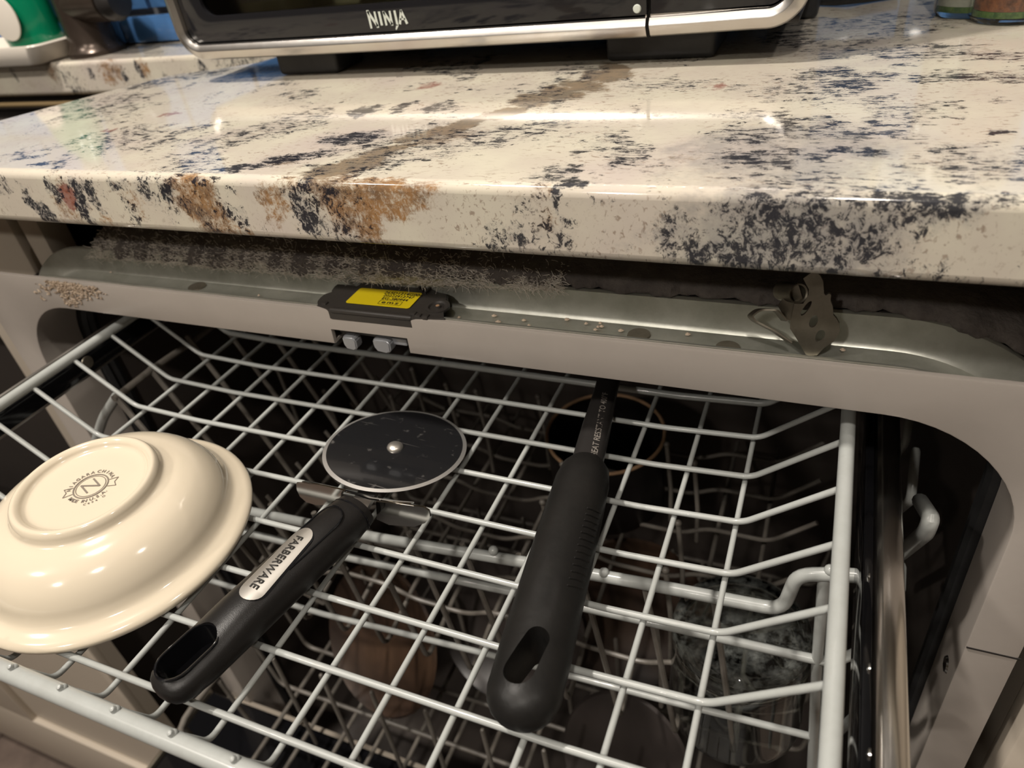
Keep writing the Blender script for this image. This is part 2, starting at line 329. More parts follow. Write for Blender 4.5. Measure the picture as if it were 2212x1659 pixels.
blobs = dict(
    dark=[G_(198, 160, .006, .010, .2, .9), G_(270, 165, .006, .012, .1, .95), G_(300, 155, .006, .012, 0, .9), G_(30, 160, .005, .010, .3, .8), G_(435, 145, .008, .008, 0, .9), T(330, 180, .03, .02, .4, .8), T(430, 160, .04, .02, .3, .75), T(520, 165, .03, .02, 0, .7), T(180, 235, .03, .012, .4, .7), T(520, 362, .018, .006, .2), T(640, 340, .022, .007, .3), T(760, 298, .022, .010, .3), T(700, 330, .025, .006, .3, .8), T(790, 240, .014, .010, 1.2), T(868, 232, .006, .014, 0), T(945, 232, .009, .012, 0, .95),
          T(1200, 372, .016, .008, .6, .8), T(1225, 388, .014, .005, 0, .9), T(110, 352, .018, .005, .2, .8), T(60, 340, .014, .006, .2, .8), T(450, 285, .018, .006, .2, .6), T(480, 300, .016, .005, .1, .6), T(260, 262, .022, .008, .4, .55), T(330, 225, .02, .01, .4, .6), T(120, 285, .014, .005, .3, .5),
          T(1620, 290, .024, .014, -.2, .75), T(1740, 270, .026, .014, -.2, .75), T(1650, 340, .028, .014, 0, .8), T(1830, 290, .02, .01, -.3, .75), T(1640, 250, .02, .009, 0, .7), T(1850, 330, .018, .006, -.3, .9), T(1720, 385, .03, .006, 0, .7), T(2150, 283, .005, .003, 0, 1), T(1890, 270, .008, .004, 0, .8),
          T(1800, 155, .016, .012, .2, .85), T(1835, 180, .016, .010, .1, .95), T(1900, 165, .012, .01, 0, .8), T(1700, 80, .02, .03, .2, .8), T(1720, 90, .02, .014, .2, .85), T(1980, 112, .035, .02, .2, .75), T(2060, 165, .03, .008, 0, .8), T(2150, 165, .014, .008, 0, .8), T(1950, 40, .04, .02, .2, .7), T(1830, 50, .03, .02, .2, .7), T(2150, 120, .02, .012, 0, .75), T(1480, 120, .02, .03, 0, .5), T(980, 235, .012, .006, 0, .7), T(1010, 165, .01, .012, 0, .7),
          F(100, 470, .010, .011), F(72, 440, .006, .012, .3), F(120, 420, .007, .008), F(165, 410, .006, .012), F(178, 450, .005, .012, 0), F(200, 420, .007, .010, 0, .85), F(255, 405, .010, .006, 0, .8), F(285, 458, .006, .008, 0, .7), F(315, 400, .006, .008, 0, .7), F(365, 418, .006, .007, 0, .95), F(12, 410, .008, .008, 0, .7), F(430, 400, .006, .004, 0, .9), F(510, 470, .010, .007, 0, .75),
          F(650, 400, .008, .010, 0, .95), F(655, 460, .008, .013, .3, .95), F(690, 490, .010, .008, .5, .8), F(1203, 425, .004, .010, 0, .95), F(1150, 548, .006, .003, 0, .6),
          F(1560, 545, .020, .010, 0, .95), F(1480, 520, .018, .013, 0, .72), F(1680, 490, .024, .018, 0, .85), F(1720, 545, .026, .010, 0, .85), F(1800, 470, .016, .016, .3, .8), F(1860, 530, .014, .014, .5, .8), F(1925, 505, .006, .008, 0, .8), F(1600, 460, .018, .012, 0, .6), F(2050, 430, .026, .007, .15, .9), F(1950, 440, .016, .010, 0, .9), F(2095, 425, .006, .010, -.3, .95), F(1780, 560, .02, .006, 0, .8)],
    haze=[F(1700, 500, .045, .022, 0, .9), F(1500, 520, .03, .016, 0, .6), F(1990, 450, .026, .008, 0, .6), T(1700, 330, .05, .035, 0, .8), T(1650, 370, .04, .012, 0, .7), T(780, 300, .03, .012, .3, .5), T(1850, 120, .03, .03, 0, .4), F(1790, 540, .03, .014, 0, .7)],
    brown=[G_(240, 155, .018, .014, .1, .8), G_(110, 150, .01, .012, .2, .7), G_(310, 150, .008, .012, 0, .8), F(425, 430, .017, .014, -.4), F(470, 480, .012, .012, -.6, .95), F(505, 505, .012, .005, 0, .8), F(590, 440, .008, .010, -.3, .85), F(740, 440, .013, .014, 0, 1), F(790, 480, .008, .014, .1, .95), F(835, 415, .022, .008, 0, 1), F(720, 405, .03, .006, 0, .9), F(650, 430, .010, .012, 0, .6), F(150, 440, .014, .014, 0, .7), F(160, 485, .01, .008, 0, .5), F(1165, 425, .006, .008, 0, .55), F(1165, 475, .008, .007, 0, .55), F(225, 478, .005, .006, 0, .7), F(290, 440, .007, .008, 0, .6), F(615, 430, .007, .01, 0, .6), F(850, 440, .02, .006, 0, .7)],
    greybrown=[T(740, 365, .022, .010, .5), T(790, 345, .016, .010, .8), T(850, 320, .014, .006, .7), T(900, 295, .014, .006, .6), T(960, 283, .014, .009, .6), T(1010, 265, .012, .009, .6, .95), T(1085, 245, .016, .008, .8), T(1150, 215, .012, .014, .8), T(1210, 200, .012, .016, .8), T(1260, 185, .010, .018, .8), T(1300, 165, .010, .018, .8), T(1330, 150, .008, .02, .6), T(950, 300, .02, .008, .6, .7), T(620, 345, .01, .008, .3, .7), T(1750, 285, .02, .012, 0, .4), T(2080, 110, .02, .02, 0, .4), T(1480, 345, .01, .004, 0, .5), F(700, 392, .03, .006, 0, .6)],
    red=[F(145, 423, .008, .010), F(150, 440, .006, .006), T(365, 247, .010, .006, 0, .8), T(930, 185, .012, .008, 0, .7), T(240, 280, .008, .003, 0, .8), T(1550, 187, .006, .006, 0, .8)])
M['granite'] = granite(blobs)

# ================================================================== ROOM
box('floor', -3, 3, -3, 1.2, -.76, -.722, M['floor'], bev=0); fl = bpy.data.objects['floor']; struct(fl)
for i in range(4):
    for j in range(5):
        x0 = -1.9 + i * .62 + (j % 2) * .3; y0 = -.62 + j * .11
        obj_ = box('floor_plank', x0, x0 + .617, y0, y0 + .107, -.7215, -.718, M['floor'], fl, .0008, 1)
struct(box('ceiling', -3, 3, -3, 1.2, 1.62, 1.66, M['ceil'], bev=0))
struct(box('wall_left', -3.04, -3, -3, 1.2, -.76, 1.66, M['wall'], bev=0)); struct(box('wall_right', 3, 3.04, -3, 1.2, -.76, 1.66, M['wall'], bev=0))
struct(box('wall_front', -3, 3, -3.04, -3, -.76, 1.66, M['wall'], bev=0))
YW = .253
wb = struct(box('wall_back', -3, 3, YW + .006, YW + .05, -.76, 1.66, M['grout'], bev=0))
tw, th = .094, .060
g0 = at(113, 75, y=YW).x
for r in range(5):
    z0 = .1515 if r == 0 else .1805 + (r - 1) * (th + .0060); z1 = .1745 if r == 0 else z0 + th
    for c in range(-5, 11):
        x0 = g0 + c * (tw + .0050) + .0025 + (0.048 if r % 2 else 0)
        box('tile', x0, x0 + tw, YW, YW + .0065, z0, z1, M['tile'], wb, .0012, 2)

# ================================================================== COUNTER
HZ = [(-.60, -.03), (-.185, -.03)]
hr = [at(u, v, z=.15) for u, v in ((0, 258), (100, 231), (200, 204), (300, 178), (340, 168), (400, 156), (470, 147))]
hole = [(-.62, .004), (-.19, .004), (-.165, .006)] + [(p.x, p.y) for p in hr] + [(-.035, .150), (-.030, .166), (-.034, .182), (-.045, .1895), (-.62, .1895)]
outer = [(-.9, YW + .004), (-.9, -.08), (.9, -.08), (.9, YW + .004)]
bm = bmesh.new()
def loop(bm, pts, z): vs = [bm.verts.new((x, y, z)) for x, y in pts]; return [bm.edges.new((vs[i], vs[(i + 1) % len(vs)])) for i in range(len(vs))]
es = loop(bm, outer, .12) + loop(bm, hole, .12)
bmesh.ops.triangle_fill(bm, use_beauty=True, edges=es)
r = bmesh.ops.extrude_face_region(bm, geom=bm.faces[:]); bmesh.ops.translate(bm, vec=(0, 0, .03), verts=[e for e in r['geom'] if isinstance(e, bmesh.types.BMVert)])
ct = obj('granite_countertop', bm, M['granite']); bv = ct.modifiers.new('eased', 'BEVEL'); bv.width = .0042; bv.segments = 6; bv.limit_method = 'ANGLE'; bv.angle_limit = math.radians(50); bv.harden_normals = False
tag(ct, 'polished cream granite countertop with black and brown veins above the open dishwasher', 'countertop')
# sink under the cut-out
sk = thing('undermount_sink', 'dark brown undermount sink below the left cut-out of the granite', 'sink', (-.4, .08, .0))
bm = bmesh.new(); bx(bm, -.185, -.022, .004, .215, .109, .1193, .001); bx(bm, -.64, -.1852, .2, .215, .109, .1193); bx(bm, -.64, -.1852, .0, .015, .109, .1193)
rim = obj('sink_rim', bm, M['sink'], sk)
bm = bmesh.new(); t = .008
bx(bm, -.63, -.188, .008, .21, -.03, -.02); bx(bm, -.63, -.188, .2, .21, -.02, .108); bx(bm, -.63, -.188, .008, .018, -.02, .108); bx(bm, -.198, -.188, .018, .2, -.02, .108)
obj('basin', bm, M['sink'], sk)
bm = bmesh.new(); tube(bm, fillet([(-.6, .19, .112), (-.30, .19, .112), (-.05, .186, .112)], .01), .0026, 8); obj('caulk_bead', bm, mat('old_caulk', (.16, .11, .05), .6), sk)
bm = bmesh.new()
for k in range(2): bx(bm, -.615, -.19, .13 + k * .035, .138 + k * .035, .098, .104, .002)
obj('ledge', bm, M['sink'], sk)

# faucet
fc = thing('faucet', 'oil-rubbed bronze faucet standing behind the sink', 'faucet', (-.287, .222, .15))
bm = bmesh.new(); lathe(bm, [(0, 0), (.0262, 0), (.0262, .004), (.0235, .007), (.0215, .012), (.0205, .05), (.0205, .16), (.018, .17), (0, .172)], 32); ob = obj('faucet_body', bm, M['bronze'], None); ob.parent = fc
bm = bmesh.new(); tube(bm, [(0, -.004, .044), (.055, -.012, .044)], .0165, 24); ob = obj('valve_housing', bm, M['bronze']); ob.parent = fc
bm = bmesh.new(); lathe(bm, [(0, 0), (.013, 0), (.016, .003), (.0165, .010), (.013, .016), (0, .018)], 28, Matrix.Translation((.052, -.012, .044)) @ Matrix.Rotation(math.pi / 2, 4, 'Y')); ob = obj('handle_cap', bm, M['blackp']); ob.parent = fc
bm = bmesh.new(); tube(bm, fillet([(.03, .0, .085), (.07, -.01, .075), (.13, -.02, .07)], .02), .006, 14, True); ob = obj('lever', bm, M['bronze']); ob.parent = fc
# dish and soap bottle
dk = thing('soap_dish', 'white rectangular ceramic tray under the green bottle', 'tray', (-.385, .205, .15))
bm = bmesh.new(); A = rrect(-.075, .078, -.032, .03, .012, 5)
def ringup(bm, loops):
    rs = [[bm.verts.new(p) for p in l] for l in loops]
    for a, b in zip(rs, rs[1:]):
        for i in range(len(a)): j = (i + 1) % len(a); bm.faces.new((a[i], a[j], b[j], b[i]))
    bm.faces.new(rs[0][::-1]); bm.faces.new(rs[-1]); return bm
def sc(P, f, z): return [(x * f, y * f, z) for x, y in P]
ringup(bm, [sc(A, .86, .0005), sc(A, .9, .002), sc(A, 1, .0165), sc(A, .985, .018), sc(A, .95, .0165), sc(A, .85, .006)]); ob = obj('tray_body', bm, M['white']); ob.parent = dk
so = thing('soap_bottle', 'green bottle with a round white label standing on the white tray', 'bottle', (at(6, 40, y=.186).x, .209, .157))
bm = bmesh.new(); lathe(bm, smoothprof([(0, 0), (.026, 0), (.031, .004), (.034, .02), (.034, .05), (.028, .075), (.014, .09), (.012, .10), (0, .10)], 3), 40); bmesh.ops.scale(bm, vec=(1, .62, 1), verts=bm.verts); ob = obj('bottle_body', bm, M['green']); ob.parent = so
bm = bmesh.new(); lathe(bm, [(0, .0), (.0195, .0), (.0195, .0012), (.018, .0016), (0, .0016)], 36, Matrix.Translation((.0, -.0222, at(6, 40, y=.186).z - .157)) @ Matrix.Rotation(math.pi / 2, 4, 'X')); ob = obj('round_label', bm, M['white']); ob.parent = so
bm = bmesh.new(); lathe(bm, [(0, .10), (.013, .10), (.013, .118), (.008, .12), (0, .12)], 24); ob = obj('cap', bm, M['white']); ob.parent = so

# ================================================================== TOASTER OVEN
YO = .086
ov = thing('toaster_oven', 'black countertop oven with a polished steel door frame on the granite', 'oven', (.157, .17, .15))
def sweep(path, prof, y0, inward=1):
    """path: xz points; prof: (inset to the left of travel, y offset) -> solid strip"""
    n = len(path); loops = []
    for i in range(n):
        a = Vector(path[max(i - 1, 0)]); b = Vector(path[min(i + 1, n - 1)]); t = (b - a).normalized(); nn = Vector((-t.y, t.x)) * inward
        loops.append([(path[i][0] + nn.x * d, y0 + y, path[i][1] + nn.y * d) for d, y in prof])
    return ringup(bmesh.new(), loops)
def arc2(cx, cz, r, a0, a1, n=10): return [(cx + r * math.cos(math.radians(a0 + (a1 - a0) * k / n)), cz + r * math.sin(math.radians(a0 + (a1 - a0) * k / n))) for k in range(n + 1)]
prof = [(0, .010), (0, .002), (.0012, .0003), (.0058, -.0022), (.0066, -.0020), (.0095, -.0004), (.0100, .002), (.0108, .002), (.0112, .004), (.0112, .010)]
pth = [(-.0404, .37), (-.0404, .26), (-.0404, .20)] + arc2(-.0404 + .0195, .1656 + .0195, .0195, 180, 270, 12) + [(.08, .1654), (.18, .1655), (.2834, .1658)]
obj('door_frame', sweep(pth, prof, YO), M['steel'], ov)
pth = [(.2854, .1660), (.31, .1663), (.335, .1668)] + arc2(.3633 - .0205, .1668 + .0205, .0205, 270, 360, 12) + [(.3633, .20), (.3633, .26), (.3633, .37)]
obj('panel_frame', sweep(pth, prof, YO), M['steel'], ov)
dp = box('door_glass', -.031, .2834, YO + .002, YO + .006, .1745, .365, M['blackglass'], ov, .0008)
bm = bmesh.new(); prism(bm, [(x, YO - .01, z) for x, z in rrect(-.0111, .257, .1917, .34, .009, 6)], (0, .03, 0)); boolean(dp, [obj('c', bm)])
box('window_pane', -.0111, .257, YO + .0045, YO + .0055, .1917, .34, M['pane'], ov, 0)
box('control_panel', .2854, .354, YO + .002, YO + .008, .1761, .365, M['blackglass'], ov, .0008)
bm = bmesh.new()
bx(bm, -.036, .358, .094, .232, .1675, .1715, .001); bx(bm, -.036, .358, .225, .232, .1715, .365, .002); bx(bm, .262, .358, .096, .225, .1715, .365, .001); bx(bm, -.036, -.024, .095, .225, .1715, .365, .001); bx(bm, -.036, .358, .095, .232, .360, .368, .002)
obj('oven_body', bm, M['blackp'], ov)
bm = bmesh.new(); bx(bm, -.0235, .260, .100, .222, .172, .176, .001); bx(bm, -.0235, .260, .219, .222, .176, .35, .001); bx(bm, -.0235, -.020, .108, .222, .176, .35, .001)
obj('cavity_liner', bm, M['cavity'], ov)
for k in range(9):
    tubeobj('rack_bar', [(-.020, .108 + k * .012, .1965), (.256, .108 + k * .012, .1965)], .0012, M['steel'], ov, 6)
bm = bmesh.new(); bx(bm, .02, .16, .13, .19, .198, .203, .002); obj('tray', bm, mat('stained_tray', (.30, .17, .07), .35, .4, noise=.6, nscale=20), ov)
for x0, x1, y0, y1 in ((.0235, .0725, .103, .138), (.255, .316, .106, .150), (.0215, .0715, .200, .228), (.333, .362, .195, .228)):
    bm = bmesh.new(); bx(bm, x0, x1, y0, y1, .1502, .1672, .003, 3); obj('foot', bm, M['rubber'], ov)
p = at(1375, 20, y=YO + .001); bm = bmesh.new(); lathe(bm, [(0, .0), (.0022, .0), (.0018, .0008), (0, .001)], 20, Matrix.Translation((p.x, YO + .002, p.z)) @ Matrix.Rotation(math.pi / 2, 4, 'X')); obj('door_screw', bm, M['print'], ov)
# logo: letters drawn as slanted, tapered bars
bm = bmesh.new()
def stroke(bm, pts, wd): # polyline of flat bars in xz
    for (a, b), (wa, wb) in zip(zip(pts, pts[1:]), zip(wd, wd[1:])):
        a, b = Vector(a), Vector(b); t = (b - a).normalized(); n = Vector((-t.y, t.x))
        prism(bm, [(q.x, 0, q.y) for q in (a + n * wa / 2 - t * wa * .15, a - n * wa / 2 - t * wa * .15, b - n * wb / 2 + t * wb * .15, b + n * wb / 2 + t * wb * .15)], (0, .0002, 0))
for pts, wd in (([(.4, -1.05), (.35, 1.1)], (.30, .42)), ([(.35, 1.0), (1.5, -.85)], (.36, .36)), ([(1.5, -1.0), (1.45, .9)], (.40, .28)), ([(2.25, -.75), (2.2, .85)], (.36, .36)), ([(3.0, -.8), (2.95, .85)], (.30, .36)), ([(2.95, .8), (3.95, -.75)], (.34, .34)),
                ([(3.95, -.85), (3.95, .85)], (.36, .30)), ([(4.75, .85), (4.8, -.9), (4.45, -1.4)], (.34, .34, .18)), ([(5.25, -.75), (5.8, .85)], (.36, .30)), ([(5.8, .85), (6.4, -.75)], (.30, .38)), ([(5.4, -.2), (6.2, -.2)], (.22, .22))): stroke(bm, pts, wd)
c = at(837, 40, y=YO + .0015); s_ = .0268 / 6.4
bmesh.ops.transform(bm, matrix=Matrix.Translation((c.x - 3.4 * s_, YO + .0016, c.z)) @ Matrix.Diagonal((s_, 1, s_ * 1.05, 1)), verts=bm.verts); obj('logo', bm, M['print'], ov, False)

# spice jars
def jar(name, label, px, rr, h, cont, seed):
    p = at(*px, z=.15); p.y += rr
    t = thing(name, label, 'jar', (p.x, p.y, .15), 'glass jars at the back right of the counter')
    bm = bmesh.new(); lathe(bm, [(0, .0005), (rr * .9, .0005), (rr, .003), (rr, h), (rr * .93, h), (rr * .93, .0035), (0, .003)], 40); o = obj('jar_glass', bm, M['glass']); o.parent = t
    bm = bmesh.new(); lathe(bm, [(0, .0065), (rr * .90, .0065), (rr * .90, h * .8), (0, h * .82)], 32); o = obj('contents', bm, cont); o.parent = t
    bm = bmesh.new(); lathe(bm, [(0, .0035), (rr * .91, .0035), (rr * .91, .0064), (0, .0064)], 32); o = obj('herb_layer', bm, M['herb']); o.parent = t
    bm = bmesh.new(); lathe(bm, [(0, h + .0005), (rr * 1.04, h + .0005), (rr * 1.04, h + .012), (0, h + .013)], 32); o = obj('lid', bm, M['steel']); o.parent = t
jar('spice_jar', 'clear glass jar of pale salt on green herbs behind the spice jar', (2100, 44), .0185, .075, M['salt'], 1)
jar('spice_jar', 'clear glass jar of red-brown spice at the right edge of the counter', (2192, 58), .0200, .075, M['pepper'], 2)
# power cord by the oven
q = at(1825, 2, z=.153); tag(tubeobj('power_cord', [(q.x - .03, q.y + .012, .1535), (q.x - .005, q.y + .0, .1535), (q.x + .002, q.y - .004, .1545), (q.x + .012, q.y + .004, .1535), (q.x + .03, q.y + .014, .1535)], .003, M['rubber'], fr=.006), 'short loop of black power cord behind the oven on the counter', 'cord')

# ================================================================== CABINETS
cl = thing('sink_cabinet', 'cream sink base cabinet left of the dishwasher, a dark sheet across its middle', 'cabinet', (-.35, .0, -.72))
box('filler_panel', -.242, -.1475, -.020, 0.0, -.66, .112, M['cabinet'], cl, .002); box('stile', -.139, -.119, -.018, .002, -.66, .112, M['cabinet'], cl, .001)
bm = bmesh.new(); bx(bm, -.9, -.243, .0, .004, -.66, .0); bx(bm, -.9, -.243, -.019, .0, -.02, .0); obj('dark_sheet', bm, M['darkbrown'], cl)  # dark brown sheet closing the space left of the filler panel
box('false_front', -.86, -.246, -.022, -.002, .004, .110, M['cabinet'], cl, .002); box('toe_kick', -.9, -.145, .05, .07, -.718, -.655, M['darkbrown'], cl, 0)
dr = thing('drawer_front', 'cream shaker drawer front standing out low beside the open dishwasher door', 'drawer', (-.4, -.125, -.6))
xa, xb, za, zb = -.80, -.178, -.680, -.19
xc, zc = at(72, 1557, y=-.13).x, at(72, 1557, y=-.13).z
bm = bmesh.new(); bx(bm, xa, xb, -.124, -.112, za, zb); obj('panel', bm, M['cabinet'], dr)
box('rail', xa, xb, -.131, -.1235, za, zc, M['cabinet'], dr, .0015, 3); box('stile', xa, xc, -.131, -.1235, zc, zb, M['cabinet'], dr, .0015, 3); box('stile', xb - .012, xb, -.131, -.1235, zc, zb, M['cabinet'], dr, .0015, 3)
box('drawer_box', -.78, -.20, -.112, -.03, -.64, -.24, M['darkbrown'], dr, 0)
cr = thing('base_cabinet', 'cream base cabinet right of the dishwasher', 'cabinet', (.75, .0, -.72))
box('drawer_face', .5035, .9, -.068, -.048, -.06, .108, M['cabinet'], cr, .002); box('door', .5035, .9, -.068, -.048, -.66, -.067, M['cabinet'], cr, .002); box('carcass', .5045, .9, -.047, .2, -.70, .112, M['cabinet'], cr, 0)

# ================================================================== DISHWASHER
X0, X1, Z0, Z1, RR, YF = -.1165, .4700, -.58, .0518, .056, -.063
dw = thing('dishwasher', 'open built-in dishwasher under the granite counter, grey frame and dark tub', 'dishwasher', (.18, -.06, -.72))
def rp(inset, n=14):   # closed rounded rectangle, inset > 0 = towards the middle
    return rrect(X0 + inset, X1 - inset, Z0 + inset, Z1 - inset, RR - inset, n)
def ro(inset, n=14):   # outer outline, tighter corners
    return rrect(X0 + inset - .004, X1 - inset, Z0 + inset, Z1 - inset, .020 - inset * .2, n)
def ringsolid(prof, n=14, tight=False):
    bm = bmesh.new(); L_ = [[bm.verts.new((x, y, z)) for x, z in (ro(d, n) if tight and d < -.01 else rp(d, n))] for d, y in prof]
    for a, b in zip(L_, L_[1:] + L_[:1]):
        for i in range(len(a)): j = (i + 1) % len(a); bm.faces.new((a[i], a[j], b[j], b[i]))
    return bm
fr = obj('door_opening_frame', ringsolid([(-.0205, -.0630), (-.0010, -.0630), (-.0003, -.0627), (0, -.062), (0, -.030), (-.0018, -.030), (-.0018, -.0605), (-.0215, -.0605), (-.0215, -.0620), (-.0213, -.0627)], tight=True), M['frame'], dw)
bm = bmesh.new(); prism(bm, [(at(713, 705, y=YF).x, -.075, .0612), (at(880, 733, y=YF).x, -.075, .0612), (at(887, 768, y=YF).x, -.075, .040), (at(722, 745, y=YF).x, -.075, .040)], (0, .030, 0)); boolean(fr, [obj('c', bm)])
fr['label'] = 'grey painted frame around the tub opening'
obj('tub_gasket', ringsolid([(-.004, -.0295), (.0035, -.0290), (.0055, -.0262), (.0030, -.0235), (.0050, -.0200), (.0040, -.0165), (-.004, -.016)]), M['rubber'], dw)
bm = bmesh.new(); prof_ = [(-.0018, -.030), (.0, -.0155), (.001, .0), (.001, .225)]; LL = [[bm.verts.new((x, y, z)) for x, z in rp(d)] for d, y in prof_]
for a, b in zip(LL, LL[1:]):
    for i in range(len(a)): j = (i + 1) % len(a); bm.faces.new((a[i], a[j], b[j], b[i]))
bm.faces.new(LL[-1]); tb = obj('tub', bm, M['tub'], dw)
# galvanised channel, only over the top and round the corners
bm = bmesh.new(); pr = [(-.0222, -.0603), (-.0222, -.0592), (-.0150, -.0588), (-.0143, -.0575), (-.0135, -.0400), (-.0140, -.0368), (-.0158, -.0352), (-.0285, -.0342), (-.0290, -.0330), (-.0290, -.0318), (-.0150, -.0330), (-.0125, -.0390), (-.0132, -.0590), (-.0218, -.0603)]
rings = []
P_ = [rp(d, 20) for d, y in pr]; K = len(P_[0])
idx = [i for i in range(K) if P_[0][i][1] > -.09]
first = [i for i in idx]
loops = [[(P_[k][i][0], pr[k][1], P_[k][i][1]) for k in range(len(pr))] for i in first]
loops.sort(key=lambda l: math.atan2(l[0][2] + .08, l[0][0] - .177))
loops = [[(x, y, -.09) for x, y, z in loops[0]]] + loops + [[(x, y, -.09) for x, y, z in loops[-1]]]
ch = obj('galvanised_channel', ringup(bm, loops), M['galv'], dw)
# seams and screws in the channel and frame
for u, v in ((1380, 722), (1572, 750), (425, 618)):
    p = at(u, v, z=.0662); bm = bmesh.new(); lathe(bm, [(0, .001), (.0052, .0008), (.0055, 0), (0, 0)], 24, Matrix.Translation((p.x, p.y, .0655))); obj('rivet_head', bm, M['darksteel'], dw)
p = at(2045, 1435, x=.47); bm = bmesh.new(); lathe(bm, [(0, .002), (.004, .0012), (.0048, 0), (0, 0)], 20, Matrix.Translation((.4702, p.y, p.z)) @ Matrix.Rotation(-math.pi / 2, 4, 'Y')); obj('frame_screw', bm, M['chrome'], dw)
box('frame_seam', .4705, .4925, -.0634, -.0628, -.0792, -.0784, M['blackp'], dw, 0)
# side walls of the cavity round the tub (dark gap)
bm = bmesh.new(); bx(bm, -.141, -.139, -.03, .22, -.65, .05); bx(bm, .4965, .4985, -.030, .22, -.65, .05); bx(bm, -.055, .43, -.0295, .225, .0785, .0800); obj('outer_shell', bm, M['darkbrown'], dw)
# pawls in the notch
for u, v, wd, ln in ((763, 736, .0085, .0), (832, 742, .0105, .008)):
    p = at(u, v, y=-.0585); bm = bmesh.new()
    P2 = [(-.5, .42), (-.38, .5), (.30, .5), (.5, .30), (.46, -.32), (.2, -.5), (-.34, -.42), (-.5, -.1)]
    prism(bm, [(p.x + a * wd, -.0620, p.z + c_ * .0082) for a, c_ in P2], (0, .0062, 0)); bmesh.ops.bevel(bm, geom=bm.edges[:], offset=.0007, segments=3, affect='EDGES')
    if ln: bx(bm, p.x + wd * .3, p.x + wd * .5 + ln, -.058, -.0545, p.z - .0005, p.z + .0035, .0008)
    obj('latch_pawl', bm, M['pawl'], dw)
bm = bmesh.new(); bx(bm, .1495, .196, -.0575, -.052, .0555, .0615, .0008); obj('pawl_carrier', bm, M['module'], dw)
# open door
door = box('door', -.146, .500, -.80, -.075, -.440, -.412, M['gloss'], dw, .004, 3); door['label'] = 'lowered door with a glossy black inner face'
bpy.context.view_layer.update()
bm = bmesh.new(); A = rrect(-.10, .45, -.76, -.12, .04, 8)
L_ = [[(x, z, -.4118) for x, z in A], [(x * .985 + .0026, z * .985 - .0066, -.4090) for x, z in A], [(x * .95 + .0088, z * .95 - .022, -.4090) for x, z in A]]
obj('liner_step', ringup(bmesh.new(), L_), M['blackp'], door)
box('side_flange', -.150, -.1462, -.80, -.075, -.445, -.409, M['darksteel'], door, .001)
box('door_panel', -.148, .502, -.82, -.06, -.470, -.4405, M['cabinet'], door, .003)

# control module with the yellow sticker
md = thing('latch_module', 'black plastic latch module with a yellow sticker in the galvanised channel', 'latch module', (.185, -.05, .0665))
zt = .0742
outl = [(684, 658), (686, 648), (694, 643), (700, 635), (719, 631), (716, 626), (722, 618), (729, 613), (764, 615), (769, 620), (777, 616), (787, 603), (918, 607), (928, 620), (939, 631), (960, 633), (967, 637), (967, 645), (955, 655), (961, 688), (932, 687), (885, 685), (800, 676), (711, 667)]
bm = bmesh.new(); poly = [at(u, v, z=zt) for u, v in outl]; prism(bm, [p for p in poly], (0, 0, -.0062))
bmesh.ops.bevel(bm, geom=[e for e in bm.edges if all(abs(v.co.z - zt) < 1e-5 for v in e.verts)], offset=.0005, segments=2, affect='EDGES')
obj('housing', bm, M['module'], md)
a_, b_ = at(716, 666, z=zt), at(884, 683, z=zt); bm = bmesh.new(); tube(bm, [a_ + Vector((0, 0, -.001)), b_ + Vector((0, 0, -.001))], .0016, 10, True); obj('front_lip', bm, M['module'], md)
bm = bmesh.new(); p = at(946, 664, z=zt); lathe(bm, [(.0062, 0), (.0062, .0008), (.0048, .0009), (.0042, -.0002), (.0018, -.0002), (.0016, .0010), (0, .0012)], 24, Matrix.Translation(p)); obj('screw_boss', bm, M['module'], md)
bm = bmesh.new(); lathe(bm, [(0, .0014), (.001, .0012), (.0011, 0)], 12, Matrix.Translation(p)); obj('screw', bm, M['tan'], md)
bm = bmesh.new()
for u, v in ((702, 656), (893, 678), (904, 682), (920, 684)):
    q = at(u, v, z=zt); bx(bm, q.x - .0015, q.x + .0015, q.y - .0015, q.y + .0015, zt - .002, zt + .0008, .0004)
for k in range(4): q = at(905 + k * 7, 613 + k * 5, z=zt); bx(bm, q.x - .0006, q.x + .0006, q.y - .004, q.y + .002, zt - .001, zt + .0012, .0002)
obj('clip', bm, M['module'], md)
LB = [at(u, v, z=zt + .0004) for u, v in ((745, 654), (883, 667), (915, 631), (785, 622))]
lx = (LB[1] - LB[0]); ly = (LB[3] - LB[0]); W_, H_ = lx.length, ly.length
lab = thing  # (keep helper name free)
MB = basis(LB[0], lx, ly)
bm = bmesh.new(); prism(bm, [(x, y, 0) for x, y in rrect(0, W_, 0, H_ * .98, .0016, 5)], (0, 0, .00015)); bmesh.ops.transform(bm, matrix=MB, verts=bm.verts); stk = obj('yellow_sticker', bm, M['yellow'], md); stk['label'] = 'yellow sticker printed with black part numbers'
bm = bmesh.new()
for s, yy, hh, xx in (('265D1214G004', .80, .0034, .735), ('20222912747', .625, .0032, .70), ('EG-380944', .44, .0033, .685)):
    t_ = text_bm(s, hh, .00006, 0, 1.02); bmesh.ops.transform(t_, matrix=MB @ Matrix.Translation((W_ * xx, H_ * yy, .0003)), verts=t_.verts); join(bm, t_)
t_ = text_bm('emz', .0042, .00008, 0, 1.25); bmesh.ops.scale(t_, vec=(1.25, .85, 1), verts=t_.verts); bmesh.ops.transform(t_, matrix=MB @ Matrix.Translation((W_ * .665, H_ * .22, .0003)), verts=t_.verts); join(bm, t_)
fr_ = [(x, y) for x, y in rrect(W_ * .49, W_ * .84, H_ * .09, H_ * .34, .0009, 4)]; fi_ = [(x, y) for x, y in rrect(W_ * .49 + .00025, W_ * .84 - .00025, H_ * .09 + .00025, H_ * .34 - .00025, .0007, 4)]
